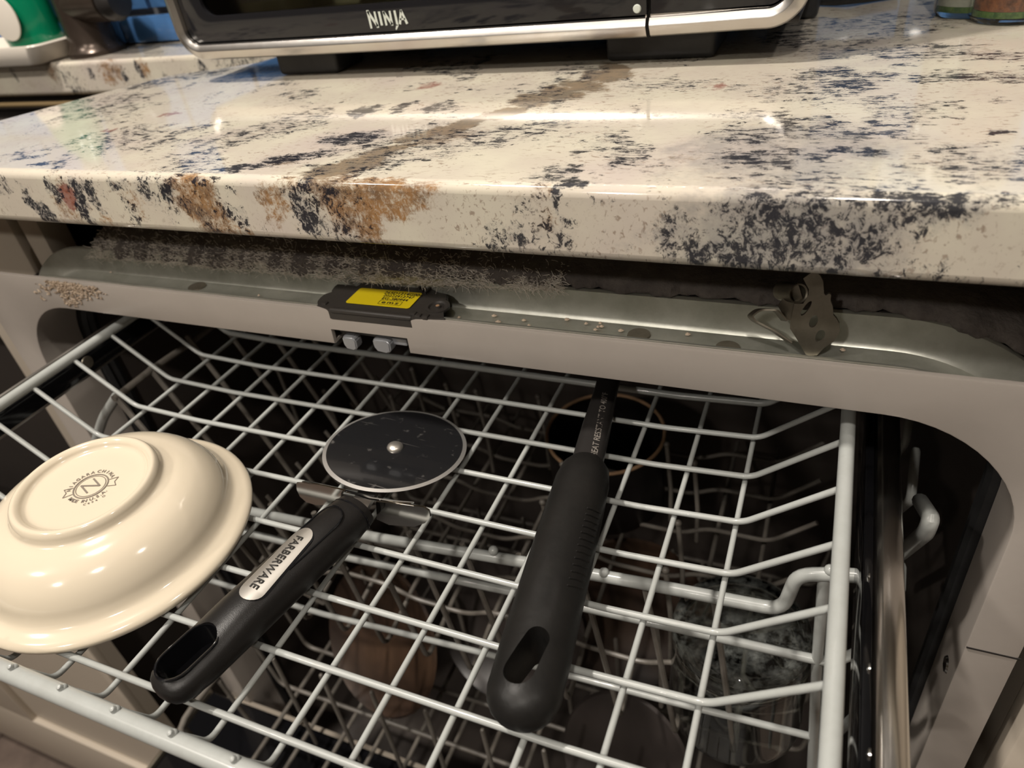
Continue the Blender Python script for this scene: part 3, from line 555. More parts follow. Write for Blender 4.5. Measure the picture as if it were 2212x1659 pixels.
A = [bm.verts.new(MB @ Vector((x, y, .0003))) for x, y in fr_]; B = [bm.verts.new(MB @ Vector((x, y, .0003))) for x, y in fi_]
for i in range(len(A)): j = (i + 1) % len(A); bm.faces.new((A[i], A[j], B[j], B[i]))
pr_ = obj('print', bm, M['ink'], stk, False)

# mounting bracket
br = thing('mounting_bracket', 'bent steel mounting bracket with punched holes standing in the channel', 'bracket', (.383, -.048, .0665))
YB = -.049
def cr_(x, y): return at(1560 + x / 7.373, 580 + y / 7.373, y=YB)
pl = [cr_(*q) for q in ((1430, 60), (1500, 62), (1560, 110), (1610, 210), (1622, 400), (1650, 430), (1700, 400), (1735, 420), (1725, 520), (1760, 600), (1770, 740), (1820, 800), (1865, 880), (1872, 980), (1850, 1060), (1780, 1160), (1620, 1270), (1510, 1385), (1400, 1392), (1330, 1370), (1160, 1080), (1080, 960), (1085, 850), (1150, 560), (1290, 560), (1370, 440), (1380, 330), (1330, 240), (1290, 160))]
bm = bmesh.new(); prism(bm, pl, (0, .0012, 0)); pt = obj('bracket_plate', bm, M['darksteel'], br)
cuts = []
for cx_, cy_, ra, rb, an in ((1340, 635, 140, 40, -.95), (1455, 845, 105, 62, -1.15), (1560, 1078, 108, 70, -1.1)):
    bm = bmesh.new(); P3 = []
    for k in range(20):
        a = 2 * math.pi * k / 20; x, y = ra * math.cos(a), rb * math.sin(a)
        q = cr_(cx_ + x * math.cos(an) - y * math.sin(an), cy_ + x * math.sin(an) + y * math.cos(an)); P3.append(q - Vector((0, .004, 0)))
    prism(bm, P3, (0, .01, 0)); cuts.append(obj('c', bm))
boolean(pt, cuts)
c0 = cr_(1210, 400); d1 = Vector((-.55, .75, -.35)).normalized()
bm = bmesh.new(); outr = []; n = 28; e = Vector((1, 0, 0)); e = (e - d1 * e.dot(d1)).normalized(); g = d1.cross(e)
for (rr_, l_) in ((.0034, 0), (.0040, -.0004), (.0040, .012), (.0034, .012)):
    outr.append([bm.verts.new(c0 + d1 * l_ + (e * math.cos(2 * math.pi * k / n) + g * math.sin(2 * math.pi * k / n)) * rr_) for k in range(n)])
for a, b in zip(outr, outr[1:] + outr[:1]):
    for k in range(n): bm.faces.new((a[k], a[(k + 1) % n], b[(k + 1) % n], b[k]))
obj('rolled_eye', bm, M['darksteel'], br)
def ribbon(pts, wv, t=.0007):
    bm = bmesh.new(); wv = Vector(wv); L_ = []
    for i, p in enumerate(pts):
        a = pts[max(i - 1, 0)]; b = pts[min(i + 1, len(pts) - 1)]; n_ = (b - a).cross(wv).normalized() * t
        L_.append([p - wv / 2, p + wv / 2, p + wv / 2 + n_, p - wv / 2 + n_])
    return ringup(bm, L_)
pts = fillet([cr_(1060, 1180), cr_(800, 1000), cr_(500, 850), cr_(420, 760), cr_(560, 640), cr_(860, 640), cr_(1000, 820)], .0022, 5)
obj('spring_arm', ribbon(pts, (.0024, -.0060, .0034)), M['darksteel'], br)
bm = bmesh.new(); p_ = [cr_(880, 620), cr_(1060, 400), cr_(1200, 250), cr_(1290, 550), cr_(1100, 860), cr_(1000, 830)]; prism(bm, [q + Vector((0, .0013, 0)) for q in p_], (0, .001, 0)); obj('side_tab', bm, M['darksteel'], br)

# insulation blanket on top of the tub, with dust fibres along its front
ib = thing('insulation_blanket', 'dusty black insulation blanket lying on the tub behind the channel', 'insulation', (.18, .08, .081))
bm = bmesh.new(); nx, ny = 150, 26; G = []
for i in range(nx + 1):
    x = -.052 + .520 * i / nx; row = []
    droop = max(0, min(1, (.16 - x) / .10)) * max(0, min(1, (x + .052) / .03)) + .55 * math.exp(-((x - .14) / .05) ** 2)
    jag = .0015 * math.sin(x * 310) + .001 * math.sin(x * 830 + 1) + .0012 * math.sin(x * 97)
    for j in range(ny + 1):
        t = j / ny
        y = -.0335 - .003 * min(1, droop) + jag * (1 - t) + (t ** 1.4) * .15; z = .0815 - .0042 * min(1, droop) * (1 - min(1, t * 6)) + .0105 * (1 - math.exp(-t * 7)) + .0009 * (random.random() - .5) * (1 if x < .26 else .35) - max(0, x - .405) ** 2 * 4.2
        row.append(bm.verts.new((x, y, z)))
    G.append(row)
for i in range(nx):
    for j in range(ny): bm.faces.new((G[i][j], G[i + 1][j], G[i + 1][j + 1], G[i][j + 1]))
o = obj('blanket', bm, M['blanket'], ib); sl = o.modifiers.new('thick', 'SOLIDIFY'); sl.thickness = .0016; sl.offset = -1
bm = bmesh.new()
def fibre(p, L, r=.00013):
    pts = [p]; d = Vector((random.gauss(0, 1.2), random.gauss(0, .4), random.gauss(0, .25))).normalized()
    for k in range(3):
        pts.append(pts[-1] + d * L / 3); d = (d + Vector((random.gauss(0, .5), random.gauss(0, .4), random.gauss(-.1, .4)))).normalized()
    N_ = []
    for i, q in enumerate(pts):
        u = Vector((0, .7, .7)) * r; v_ = Vector((.8, 0, .5)) * r
        N_.append([bm.verts.new(q + u), bm.verts.new(q - u * .5 + v_), bm.verts.new(q - u * .5 - v_)])
    for a, b in zip(N_, N_[1:]):
        for k in range(3): bm.faces.new((a[k], a[(k + 1) % 3], b[(k + 1) % 3], b[k]))
for i in range(9500):
    x = random.uniform(-.050, .27)
    dn = 1 if x < .16 else max(0, 1 - (x - .16) / .12)
    t = abs(random.gauss(0, .022 if dn > .3 else .008)) - .002
    z = .0800 - .0036 * dn * max(0, 1 - t * 150) + .0105 * (1 - math.exp(-max(0, t) / .15 * 7)) + abs(random.gauss(0, .0006)) + .0014
    fibre(Vector((x, -.0355 - .0022 * dn + max(t, -.001), z)), random.uniform(.002, .007))
stuff(obj('dust_fibres', bm, M['fiber'], ib, False))

# dried paste on the left of the frame
bm = bmesh.new()
for i in range(420):
    u = random.gauss(150, 36); v = 600 + abs(random.gauss(0, 20 + 8 * math.sin(u * .09))) + (u - 80) * .17
    if u < 75 or u > 240 or v > 655 + 8 * math.sin(u * .05): continue
    p = at(u, v, y=-.0634)
    if p.z > .0715: p.z = .0715
    L_ = random.uniform(.0006, .0024); a = random.gauss(.6, .9); e1 = Vector((math.cos(a), 0, math.sin(a))) * L_; e2 = Vector((-math.sin(a), 0, math.cos(a))) * L_ * random.uniform(.25, .6); h = Vector((0, -random.uniform(.0004, .0014), 0))
    A = [bm.verts.new(p + q_) for q_ in (e1, e2, -e1, -e2)]; top = bm.verts.new(p + h + e1 * .2)
    for k in range(4): bm.faces.new((A[k], A[(k + 1) % 4], top))
cr = obj('dried_paste', bm, M['crumb'], smooth=False); stuff(cr); tag(cr, 'crusted beige flakes stuck on the left of the grey dishwasher frame', 'residue')
bm = bmesh.new()
for u, v, s in ((1068, 684, 1.2), (1076, 697, 1.5), (1132, 694, 1), (1143, 705, .8), (1224, 692, 1.3), (1266, 701, 1), (1297, 700, 1), (1300, 707, 1.1), (1292, 708, .9), (1286, 714, 1), (1341, 716, 1.3), (1485, 724, 1.3), (992, 688, 1), (1820, 758, 1.2), (470, 640, .8), (560, 640, .9), (240, 590, .7)):
    p = at(u, v, z=.0662); r_ = .0011 * s; vs = [bm.verts.new((p.x + r_ * math.cos(k) * random.uniform(.7, 1.2), p.y + r_ * math.sin(k), .0668)) for k in (0, 1.05, 2.1, 3.14, 4.2, 5.2)]; tp = bm.verts.new((p.x, p.y, .0677))
    for k in range(6): bm.faces.new((vs[k], vs[(k + 1) % 6], tp))
cr = obj('dried_drops', bm, M['crumb'], smooth=False); stuff(cr); tag(cr, 'small pale dried drops on the galvanised channel floor', 'residue')

# ================================================================== TOP (CUTLERY) RACK
ROW = [0, .0287, .0579, .0877, .1174, .1466, .1763, .2059, .2353]
tr = thing('cutlery_rack', 'pale grey coated wire top rack pulled out with bowl and utensils on it', 'dish rack', (.182, -.1, 0))
ZR = .0325; XL, XR = -.0395, .4030
for i, yv in enumerate([.1432, .1145, .0858, .0572, .0286] + [-r for r in ROW]):
    main = (i == 5); r = .0020 if main else .00145
    sag = -.0012
    tubeobj('cross_wire', [(XL, yv, ZR), (-.002, yv, .0018), (.05, yv, sag * .5), (.182, yv, sag + .0012), (.32, yv, sag * .5), (.366, yv, .0018), (XR, yv, ZR)], r, M['rack'], tr, 10, .0045)
for c in range(14):
    x = .028 * c
    if c in (0, 13): x += (.0008 if c == 0 else -.0008)
    p = at(150, 1474, x=.14); yk, zk = -.2512, .0150
    tubeobj('long_wire', [(x, .15, -.0032), (x, 0, -.0036), (x, -.12, -.0034), (x, -.2450, -.0028), (x, yk - .0020, zk + .0032)], .0013, M['rack'], tr, 10, .0045, True)
for x in (XL, XR):
    tubeobj('side_rail', [(x, .16, ZR + .0006), (x, -.235, ZR + .0006)] if False else [(x, .16, ZR + .0006), (x, -.2350, ZR + .0006), (x + (.012 if x < 0 else -.012), -.2520, .0240)], .0031, M['rack'], tr, 14, .008)
tubeobj('front_rail', [(XL + .008, -.2530, .0205), (.0, -.2538, .0155), (.10, -.2538, .0135), (.28, -.2538, .0135), (.364, -.2538, .0155), (XR - .008, -.2530, .0205)], .0038, M['rack'], tr, 16, .01)
for c in range(1, 13):
    bm = bmesh.new(); bmesh.ops.create_icosphere(bm, subdivisions=2, radius=.0017, matrix=Matrix.Translation((.028 * c, -.2525, .0168))); obj('weld_nub', bm, M['rack'], tr)
# slides
ZB_ = at(104, 872, x=-.0555).z
for side, xs, lab_ in ((-1, -.0580, 'black slide rail left of the pulled-out wire rack'), (1, .4222, 'polished steel slide rail right of the pulled-out wire rack')):
    sr = thing('slide_rail', lab_, 'rail', (xs, -.03, 0))
    if side < 0:
        bm = bmesh.new(); bx(bm, xs - .003, xs + .003, -.262, .17, ZB_, .0270, .0015); obj('channel', bm, M['gloss'], sr)
        for zz in (.0275, ZB_ - .0008): tubeobj('edge_strip', [(xs, .17, zz), (xs, -.262, zz)], .0017, M['steel'], sr, 8)
        p = at(191, 783, x=xs + .004); bm = bmesh.new(); lathe(bm, [(0, .0008), (.004, .0006), (.0044, 0), (0, 0)], 20, Matrix.Translation((xs + .0031, p.y, p.z)) @ Matrix.Rotation(math.pi / 2, 4, 'Y')); obj('rivet', bm, M['darksteel'], sr)
    else:
        tubeobj('steel_tube', [(xs + .0010, .17, .0005), (xs + .0010, -.262, .0005)], .0064, mat('slide_steel', (.72, .68, .63), .20, 1, noise=.2, nscale=20), sr, 20)
        bm = bmesh.new(); bx(bm, xs - .0085, xs - .0045, -.262, .17, -.020, .0060, .0010); obj('channel', bm, M['gloss'], sr)
        bm = bmesh.new(); bx(bm, xs - .006, xs + .0065, -.262, .17, -.034, -.024, .0010); obj('lower_channel', bm, M['gloss'], sr)
        for v in (1247, 1443, 1628):
            p = at(1874, v, x=xs - .009); bm = bmesh.new(); lathe(bm, [(0, .0008), (.0016, .0005), (.0018, 0), (0, 0)], 12, Matrix.Translation((xs - .0084, p.y, p.z)) @ Matrix.Rotation(-math.pi / 2, 4, 'Y')); obj('rivet', bm, M['chrome'], sr)

# ================================================================== MIDDLE RACK
mr_ = thing('middle_rack', 'grey wire middle rack seen through the top rack', 'dish rack', (.182, .0, -.2))
Y2 = -.085
def A2(u, v, y=Y2): return at(u, v, y=y)
left = [A2(252, 856, -.075), A2(224, 900, -.076), A2(208, 950, -.078), A2(203, 1000, -.08), A2(240, 1046, -.084)]
tubeobj('rim_wire', left + [A2(540, 1105), A2(820, 1163), A2(1125, 1213), A2(1400, 1262), A2(1690, 1318), A2(1722, 1241), A2(1800, 1240), A2(1888, 1246)], .0033, M['rack'], mr_, 14, .009)
tubeobj('front_wire', [A2(440, 1130), A2(593, 1165), A2(750, 1204), A2(1098, 1276), A2(1412, 1345), A2(1800, 1433), A2(1868, 1400, -.075)], .0026, M['rack'], mr_, 12, .008)
tubeobj('front_wire', [A2(440, 1250), A2(700, 1327), A2(1054, 1413), A2(1412, 1506), A2(1765, 1594)], .0021, M['rack'], mr_, 12)
tubeobj('corner_bar', [A2(1780, 1245), A2(1765, 1430), A2(1754, 1659), A2(1750, 1760)], .0027, M['rack'], mr_, 12)
for u, v in ((1065, 1186), (1305, 1234), (1795, 1228)):
    p = A2(u, v); bm = bmesh.new(); bmesh.ops.create_icosphere(bm, subdivisions=2, radius=.0029, matrix=Matrix.Translation(p - Vector((0, 0, .0012)))); obj('weld_nub', bm, M['rack'], mr_)
zb2 = -.205
ribs = [at(505, 1110, y=Y2).x + k * .0355 for k in range(-2, 10)]
for k, x in enumerate(ribs):
    if x > .385: continue
    a = Vector((x, Y2 + .003, -.074 + .055 * (x / .4) * .3)); wob = .012
    tubeobj('basket_wire', [a, (x + .012, Y2 + .002, -.150), (x + .018, Y2 + .004, zb2), (x + .016, -.03, zb2 + .006), (x + .016, .20, zb2 + .006)], .0018, M['rackdark'], mr_, 8, .008)
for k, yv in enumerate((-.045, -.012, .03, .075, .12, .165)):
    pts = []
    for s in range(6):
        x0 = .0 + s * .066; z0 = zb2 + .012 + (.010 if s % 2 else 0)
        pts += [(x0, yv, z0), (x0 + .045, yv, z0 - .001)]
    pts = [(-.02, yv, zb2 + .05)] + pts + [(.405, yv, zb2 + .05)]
    tubeobj('floor_wire', pts, .0017, M['rackdark'], mr_, 8, .009)
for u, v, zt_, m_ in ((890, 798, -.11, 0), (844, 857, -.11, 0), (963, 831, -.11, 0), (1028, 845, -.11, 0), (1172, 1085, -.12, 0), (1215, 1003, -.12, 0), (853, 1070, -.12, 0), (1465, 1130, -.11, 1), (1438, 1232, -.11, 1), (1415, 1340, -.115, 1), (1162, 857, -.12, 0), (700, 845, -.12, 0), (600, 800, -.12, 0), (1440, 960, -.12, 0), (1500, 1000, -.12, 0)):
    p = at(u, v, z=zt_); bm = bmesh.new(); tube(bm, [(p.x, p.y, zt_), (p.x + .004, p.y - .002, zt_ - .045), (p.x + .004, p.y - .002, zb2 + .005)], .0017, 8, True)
    bmesh.ops.create_icosphere(bm, subdivisions=2, radius=.0025, matrix=Matrix.Translation(p)); obj('tine', bm, M['rackdark'], mr_)
tubeobj('side_wire', [at(246, 862, x=-.036), at(325, 800, x=-.036), at(405, 745, x=-.036), (-.036, .19, at(405, 745, x=-.036).z)], .0024, M['rackdark'], mr_, 10)
for (u, v), (u2, v2) in (((325, 797), (430, 955)), ((405, 728), (466, 818)), ((250, 857), (330, 940))):
    a = at(u, v, x=-.036); b = a + Vector((.030, .0, -.075)); c_ = b + Vector((.03, 0, -.08)); tubeobj('side_basket_wire', [a, b, c_, c_ + Vector((.05, 0, -.02))], .0020, M['rackdark'], mr_, 8, .01, True)
for k in range(1, 6):
    a = Vector((-.036, at(405, 728, x=-.036).y + .033 * k, -.008)); b = a + Vector((.03, 0, -.075)); tubeobj('side_basket_wire', [a, b, b + Vector((.03, 0, -.08)), b + Vector((.08, 0, -.10))], .0020, M['rackdark'], mr_, 8, .01, True)
XS = .442
for r_, pts in ((.0037, [(1988, 1082), (2012, 1120), (2000, 1150), (1935, 1205), (1900, 1235)]), (.0024, [(1978, 975), (1968, 1080), (1935, 1108), (1905, 1125)]), (.0022, [(1965, 900), (1958, 955), (1935, 985), (1905, 1000)]), (.0030, [(1945, 1225), (1943, 1272)]), (.0034, [(1862, 1415), (1885, 1400), (1900, 1370)]), (.0030, [(1800, 1590), (1862, 1535), (1900, 1510)])):
    tubeobj('side_hook_wire', [at(u, v, x=XS if pts[0][0] > 1900 else .434) for u, v in pts], r_, M['rack'], mr_, 12, .008, True)

# tumbler
gl = thing('glass_tumbler', 'clear glass tumbler upside down under the right side of the top rack', 'glass', (.368, -.042, -.216))
bm = bmesh.new(); lathe(bm, smoothprof([(.0, .0860), (.020, .0862), (.033, .0855), (.0385, .0825), (.0405, .077), (.0408, .060), (.0412, .030), (.0420, .004), (.0416, .0005), (.0406, .0005), (.0402, .004), (.0392, .030), (.0382, .058), (.0360, .069), (.028, .0735), (.0, .0745)], 4), 72)
o = obj('tumbler_body', bm, M['glass']); o.parent = gl
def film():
    m = mat('pale_highlight_film', (.62, .66, .62), .5); nt = m.node_tree; N = nt.nodes; L = nt.links; tc = N.new('ShaderNodeTexCoord'); n = N.new('ShaderNodeTexNoise'); n.inputs['Scale'].default_value = 130; n.inputs['Detail'].default_value = 8; n.inputs['Roughness'].default_value = .7; L.new(tc.outputs['Object'], n.inputs[0])
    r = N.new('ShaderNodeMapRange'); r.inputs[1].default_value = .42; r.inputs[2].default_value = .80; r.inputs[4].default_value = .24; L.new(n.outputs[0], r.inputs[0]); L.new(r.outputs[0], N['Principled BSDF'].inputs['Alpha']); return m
bm = bmesh.new(); lathe(bm, smoothprof([(0, .0866), (.020, .0867), (.033, .0860), (.0388, .0830), (.0409, .077)], 3), 60); o = obj('highlight_film', bm, film()); o.parent = gl  # pale film added over the base, paints a cloudy highlight on the glass
gl['label'] = 'clear glass tumbler upside down under the right side of the top rack'

# ================================================================== LOWER RACK AND ITS DISHES
lr = thing('lower_rack', 'wire lower rack deep in the tub with rows of upright tines', 'dish rack', (.182, 0, -.38))
zl = -.375
for k in range(13): tubeobj('floor_wire', [(-.03 + k * .034, -.16, zl + .06), (-.03 + k * .034, -.15, zl), (-.03 + k * .034, .2, zl)], .0020, M['rackdark'], lr, 8, .008)
for k in range(9): tubeobj('cross_wire', [(-.06, -.15 + k * .044, zl + .07), (-.05, -.15 + k * .044, zl + .002), (.42, -.15 + k * .044, zl + .002), (.43, -.15 + k * .044, zl + .07)], .0020, M['rackdark'], lr, 8, .01)
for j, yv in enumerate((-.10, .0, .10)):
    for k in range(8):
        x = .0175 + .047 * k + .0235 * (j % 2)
        bm = bmesh.new(); tube(bm, [(x, yv, zl), (x - .002, yv + .003, -.25)], .0018, 8, True); obj('tine', bm, M['rackdark'], lr)
tubeobj('rim_wire', [(-.062, .2, zl + .075), (-.062, -.165, zl + .075), (.432, -.165, zl + .075), (.432, .2, zl + .075)], .0028, M['rackdark'], lr, 10, .03)
# dishes below
def dish(name, label, cat, c, n, prof, m, seg=48):
    n = Vector(n).normalized(); q = Vector((0, 0, 1)).rotation_difference(n).to_matrix().to_4x4()
    t = thing(name, label, cat, c); bm = bmesh.new(); lathe(bm, prof, seg, q); o = obj(name + '_body', bm, m); o.parent = t; return t, q
t, q = dish('cooking_pot', 'dark round pot with a tan rim below the spatula shaft', 'pot', (.243, .105, -.20), (0, -.05, 1), [(0, .0), (.042, .0), (.046, .006), (.0475, .075), (.0455, .075), (.044, .01), (0, .006)], M['darkpan'])
bm = bmesh.new(); tube(bm, [(q @ Vector((.0465 * math.cos(a), .0465 * math.sin(a), .0755))) for a in [2 * math.pi * k / 48 for k in range(48)]], .0014, 8, closed=True); o = obj('rim_band', bm, M['tan']); o.parent = t
for i, (x, m_, l_) in enumerate(((.10, 'wood', 'brown wooden bowl'), (.175, 'plate', 'taupe stoneware plate'), (.235, 'wood', 'brown wooden plate'))):
    dish(('wooden_bowl', 'stoneware_plate', 'wooden_plate')[i], l_ + (' lowest left of the spatula grip', ' standing between the rack tines', ' behind the tines under the pizza wheel')[i], ('bowl', 'plate', 'plate')[i], (x - .03 * (i == 0) + .03 * (i == 2), -.02 + i * .045, -.300), (.25 * (i - 1), -.85, .55), [(0, 0), (.045, .0), (.060, .006), (.068, .014), (.066, .016), (.055, .009), (0, .004)], M[m_])
dish('dinner_plate', 'pale round plate beside the tumbler low in the tub', 'plate', (.30, -.055, -.305), (-.2, -.75, .55), [(0, 0), (.03, .0), (.045, .006), (.052, .012), (.050, .014), (.040, .009), (0, .004)], M['plate'])

# ================================================================== BOWL
bn = Vector((.0349, -.0196, 1)).normalized(); bq = Vector((0, 0, 1)).rotation_difference(bn).to_matrix().to_4x4()
bw = thing('china_bowl', 'cream china bowl upside down on the left of the top wire rack', 'bowl', (.0801, -.1778, .0052))
prof = [(.0640, -.0010), (.0658, -.0006), (.0668, .0010), (.0667, .0026), (.0650, .0042), (.0620, .0054), (.0592, .0070), (.0572, .0102), (.0553, .0150), (.0520, .0202), (.0472, .0248), (.0418, .0276), (.0372, .0290), (.0343, .0302), (.0333, .0320), (.0326, .0340), (.0314, .0356), (.0298, .0358), (.0282, .0346), (.0270, .0328), (.0240, .0318), (.012, .0315), (0, .0315)]
inner = [(0, .0265), (.030, .0260), (.041, .0225), (.049, .0155), (.0530, .0085), (.0575, .0030), (.0625, -.0002), (.0640, -.0010)]
bm = bmesh.new(); lathe(bm, smoothprof(prof, 4), 96); bm2 = bmesh.new(); lathe(bm2, smoothprof(inner, 3), 96); join(bm, bm2); bmesh.ops.remove_doubles(bm, verts=bm.verts, dist=1e-5); bmesh.ops.transform(bm, matrix=bq, verts=bm.verts)
o = obj('bowl_body', bm, M['china']); o.parent = bw
bm = bmesh.new()
base_ang = .12
def putc(t_, ang, rad, rot):
    bmesh.ops.transform(t_, matrix=Matrix.Rotation(base_ang, 4, 'Z') @ Matrix.Translation((rad * math.cos(ang), rad * math.sin(ang), 0)) @ Matrix.Rotation(rot, 4, 'Z'), verts=t_.verts); join(bm, t_)
for s, a0, a1, rad, up in (('NIAGARA', 205, 125, .0098, 1), ('CHINA', 108, 52, .0098, 1), ('MADE IN U.S.A.', -112, -8, .0098, -1)):
    for k, ch_ in enumerate(s):
        a = math.radians(a0 + (a1 - a0) * k / (len(s) - 1)); putc(text_bm(ch_, .0026, .00006), a, rad, a - math.pi / 2 if up > 0 else a + math.pi / 2)
for k, ch_ in enumerate('C494 O'): a = math.radians(-62 + k * 8); putc(text_bm(ch_, .0018, .00003), a, .0122, a + math.pi / 2)
t_ = text_bm('N', .0115, -.0001, 0); bmesh.ops.scale(t_, vec=(.95, 1.0, 1), verts=t_.verts); putc(t_, 0, 0, math.radians(62))
for ra, rb in ((.0080, .0074), (.0068, .0065)):
    A = [bm.verts.new((ra * math.cos(2 * math.pi * k / 48), ra * math.sin(2 * math.pi * k / 48), 0)) for k in range(48)]; B = [bm.verts.new((rb * math.cos(2 * math.pi * k / 48), rb * math.sin(2 * math.pi * k / 48), 0)) for k in range(48)]
    for k in range(48): j = (k + 1) % 48; bm.faces.new((A[k], A[j], B[j], B[k]))
for a in (math.radians(33), math.radians(222)):   # ribbon ends of the badge
    c_, s_2 = math.cos(a), math.sin(a)
    P4 = [(.0078, -.0022), (.0120, -.0028), (.0108, .0), (.0120, .0028), (.0078, .0022)]
    for (x1, y1), (x2, y2) in zip(P4, P4[1:]):
        d = Vector((x2 - x1, y2 - y1)).normalized() * .00018; n_ = Vector((-d.y, d.x)); vs = []
        for x, y in ((x1 + n_.x, y1 + n_.y), (x1 - n_.x, y1 - n_.y), (x2 - n_.x, y2 - n_.y), (x2 + n_.x, y2 + n_.y)): vs.append(bm.verts.new((x * c_ - y * s_2, x * s_2 + y * c_, 0)))
        bm.faces.new(vs)
sc_ = at(194, 1046, z=.0372) - Vector((.0801, -.1778, .0052))
bmesh.ops.transform(bm, matrix=Matrix.Translation((sc_.x, sc_.y, 0)) @ bq @ Matrix.Translation((0, 0, .03175)), verts=bm.verts)
o = obj('maker_stamp', bm, M['stamp'], smooth=False); o.parent = bw; o['label'] = 'grey circular maker stamp on the foot of the bowl'

# ================================================================== HANDLES
def loft(Apt, Bpt, up, st, nseg=36, p=2.4):
    """st: (t along A->B, half width, half height, lift)"""
    Apt, Bpt = Vector(Apt), Vector(Bpt); d = (Bpt - Apt); L_ = d.length; d.normalize(); up = Vector(up); up = (up - d * up.dot(d)).normalized(); sd = d.cross(up)
    loops = []
    for t, hw, hh, lift in st:
        c_ = Apt + d * (t * L_) + up * lift; lp = []
        for k in range(nseg):
            a = 2 * math.pi * k / nseg; cs, sn = math.cos(a), math.sin(a)
            lp.append(tuple(c_ + sd * (hw * math.copysign(abs(cs) ** (2 / p), cs)) + up * (hh * math.copysign(abs(sn) ** (2 / p), sn))))
        loops.append(lp)
    return ringup(bmesh.new(), loops), d, up, sd, L_
def interp(keys, n):
    out = []
    for i in range(n + 1):
        t = i / n; t = keys[0][0] + (keys[-1][0] - keys[0][0]) * t
        for a, b in zip(keys, keys[1:]):
            if a[0] <= t <= b[0] + 1e-9:
                s = (t - a[0]) / (b[0] - a[0]); s2 = s * s * (3 - 2 * s); out.append(tuple([t] + [a[j] + (b[j] - a[j]) * s2 for j in (1, 2, 3)])); break
    return out
# ---- pizza cutter
pc = thing('pizza_cutter', 'pizza cutter with dark wheel and black handle on the wire rack', 'pizza cutter', (.19, -.16, .003))
HA, HB = at(772, 1100, z=.0128), at(345, 1502, z=.0128)
keys = [(0, .0100, .0078, 0), (.06, .0108, .0088, 0), (.25, .0112, .0096, .0004), (.6, .0116, .0096, .0004), (.85, .0118, .0082, 0), (.93, .0110, .0070, 0)]
st = interp(keys, 26) + [(.965, .0098, .0062, 0), (.985, .0078, .0050, 0), (.998, .0045, .0032, 0), (1.003, .0012, .0010, 0)]
bm, d, up, sd, LH = loft(HA, HB, (0, 0, 1), st, 40, 2.25)
h = obj('handle', bm, M['handle'], pc)
def slot(o_, t0, t1, hw, up_off=.0, depth=.05, n=10):
    a, b = HA + d * (t0 * LH), HA + d * (t1 * LH); P5 = []
    for c_, s0 in ((b, -90), (a, 90)):
        for k in range(n + 1):
            an = math.radians(s0 + 180 * k / n); P5.append(c_ + (d * math.cos(an) + sd * math.sin(an)) * hw)
    return P5
P5 = slot(h, .80, .905, .0070); bm = bmesh.new(); prism(bm, [q + up * .02 for q in P5], -up * .04); boolean(h, [obj('c', bm)])
bm = bmesh.new(); tube(bm, [q + up * .0073 for q in slot(h, .80, .905, .0074)], .0006, 8, closed=True); obj('hole_rim', bm, M['gloss'], pc)
bm = bmesh.new(); pp = [q for q in slot(h, .80, .905, .0069)]; rs = [[bm.verts.new(q + up * zz) for q in pp] for zz in (.0070, -.0075)]
for i in range(len(pp)): j = (i + 1) % len(pp); bm.faces.new((rs[0][i], rs[0][j], rs[1][j], rs[1][i]))
bm.faces.new([bm.verts.new(q - up * .004) for q in pp]); obj('hole_liner', bm, M['gloss'], pc)
# badge follows the crowned top
ca, cb_ = at(667, 1143, z=.0225), at(527, 1295, z=.0225)
bd = (cb_ - ca).normalized(); bc = (ca + cb_) / 2; hl = (cb_ - ca).length / 2; bs = bd.cross(Vector((0, 0, 1))).normalized()
def top_at(pnt):   # height of the handle's crown above the point, same super-ellipse as the loft
    rel = Vector((pnt.x, pnt.y, 0)) - Vector((HA.x, HA.y, 0)); dd = Vector((d.x, d.y, 0)).normalized(); t_ = rel.dot(dd); s_ = abs(rel.dot(Vector((-dd.y, dd.x, 0))))
    hw, hh = .0114, .0096; s_ = min(s_ / hw, .97); return HA.z + .0004 + hh * (1 - s_ ** 2.25) ** (1 / 2.25)
def badge(off, rad, m_, name, parent, drop=0):
    bm = bmesh.new(); n = 12; ed = []
    for c_, s0 in ((hl - rad, -90), (-(hl - rad), 90)):
        for k in range(n + 1):
            an = math.radians(s0 + 180 * k / n); ed.append((c_ + rad * math.cos(an), rad * math.sin(an)))
    rings = []
    for f_ in (1.0, .97, .8, .55, .3, .0):
        if f_ == 0:
            rings.append([(x0 / hl * (hl - rad), 0) for x0, y0 in ed])
        else: rings.append([((x0 if f_ > .99 else (max(-hl + rad, min(hl - rad, x0)) + (x0 - max(-hl + rad, min(hl - rad, x0))) * f_)), y0 * f_) for x0, y0 in ed])
    V = []
    for q_, rg in enumerate(rings):
        row = []
        for x0, y0 in rg:
            pnt = bc + bd * x0 + bs * y0; zz = top_at(pnt) + off - (drop if q_ > 1 else 0); row.append(bm.verts.new((pnt.x, pnt.y, zz)))
        V.append(row)
    for a, b in zip(V, V[1:]):
        for i in range(len(a)): j = (i + 1) % len(a); bm.faces.new((a[i], a[j], b[j], b[i]))
    bmesh.ops.remove_doubles(bm, verts=bm.verts, dist=1e-6)
    return obj(name, bm, m_, parent)
badge(.0003, .0064, M['gloss'], 'badge_surround', pc)
bdg = badge(.0006, .0056, M['badge'], 'steel_badge', pc, .0)
bdg['label'] = 'polished steel oval badge with raised lettering'
t_ = text_bm('FARBERWARE', .0054, .00004, 0, 1.04); bmesh.ops.scale(t_, vec=(.86, 1, 1), verts=t_.verts); bmesh.ops.subdivide_edges(t_, edges=t_.edges[:], cuts=1)
MT = basis(bc, bd, bs.cross(bd).cross(bd) if False else -bs if (Vector((0, 0, 1)).dot(bd.cross(-bs)) > 0) else bs)
bmesh.ops.transform(t_, matrix=MT, verts=t_.verts)
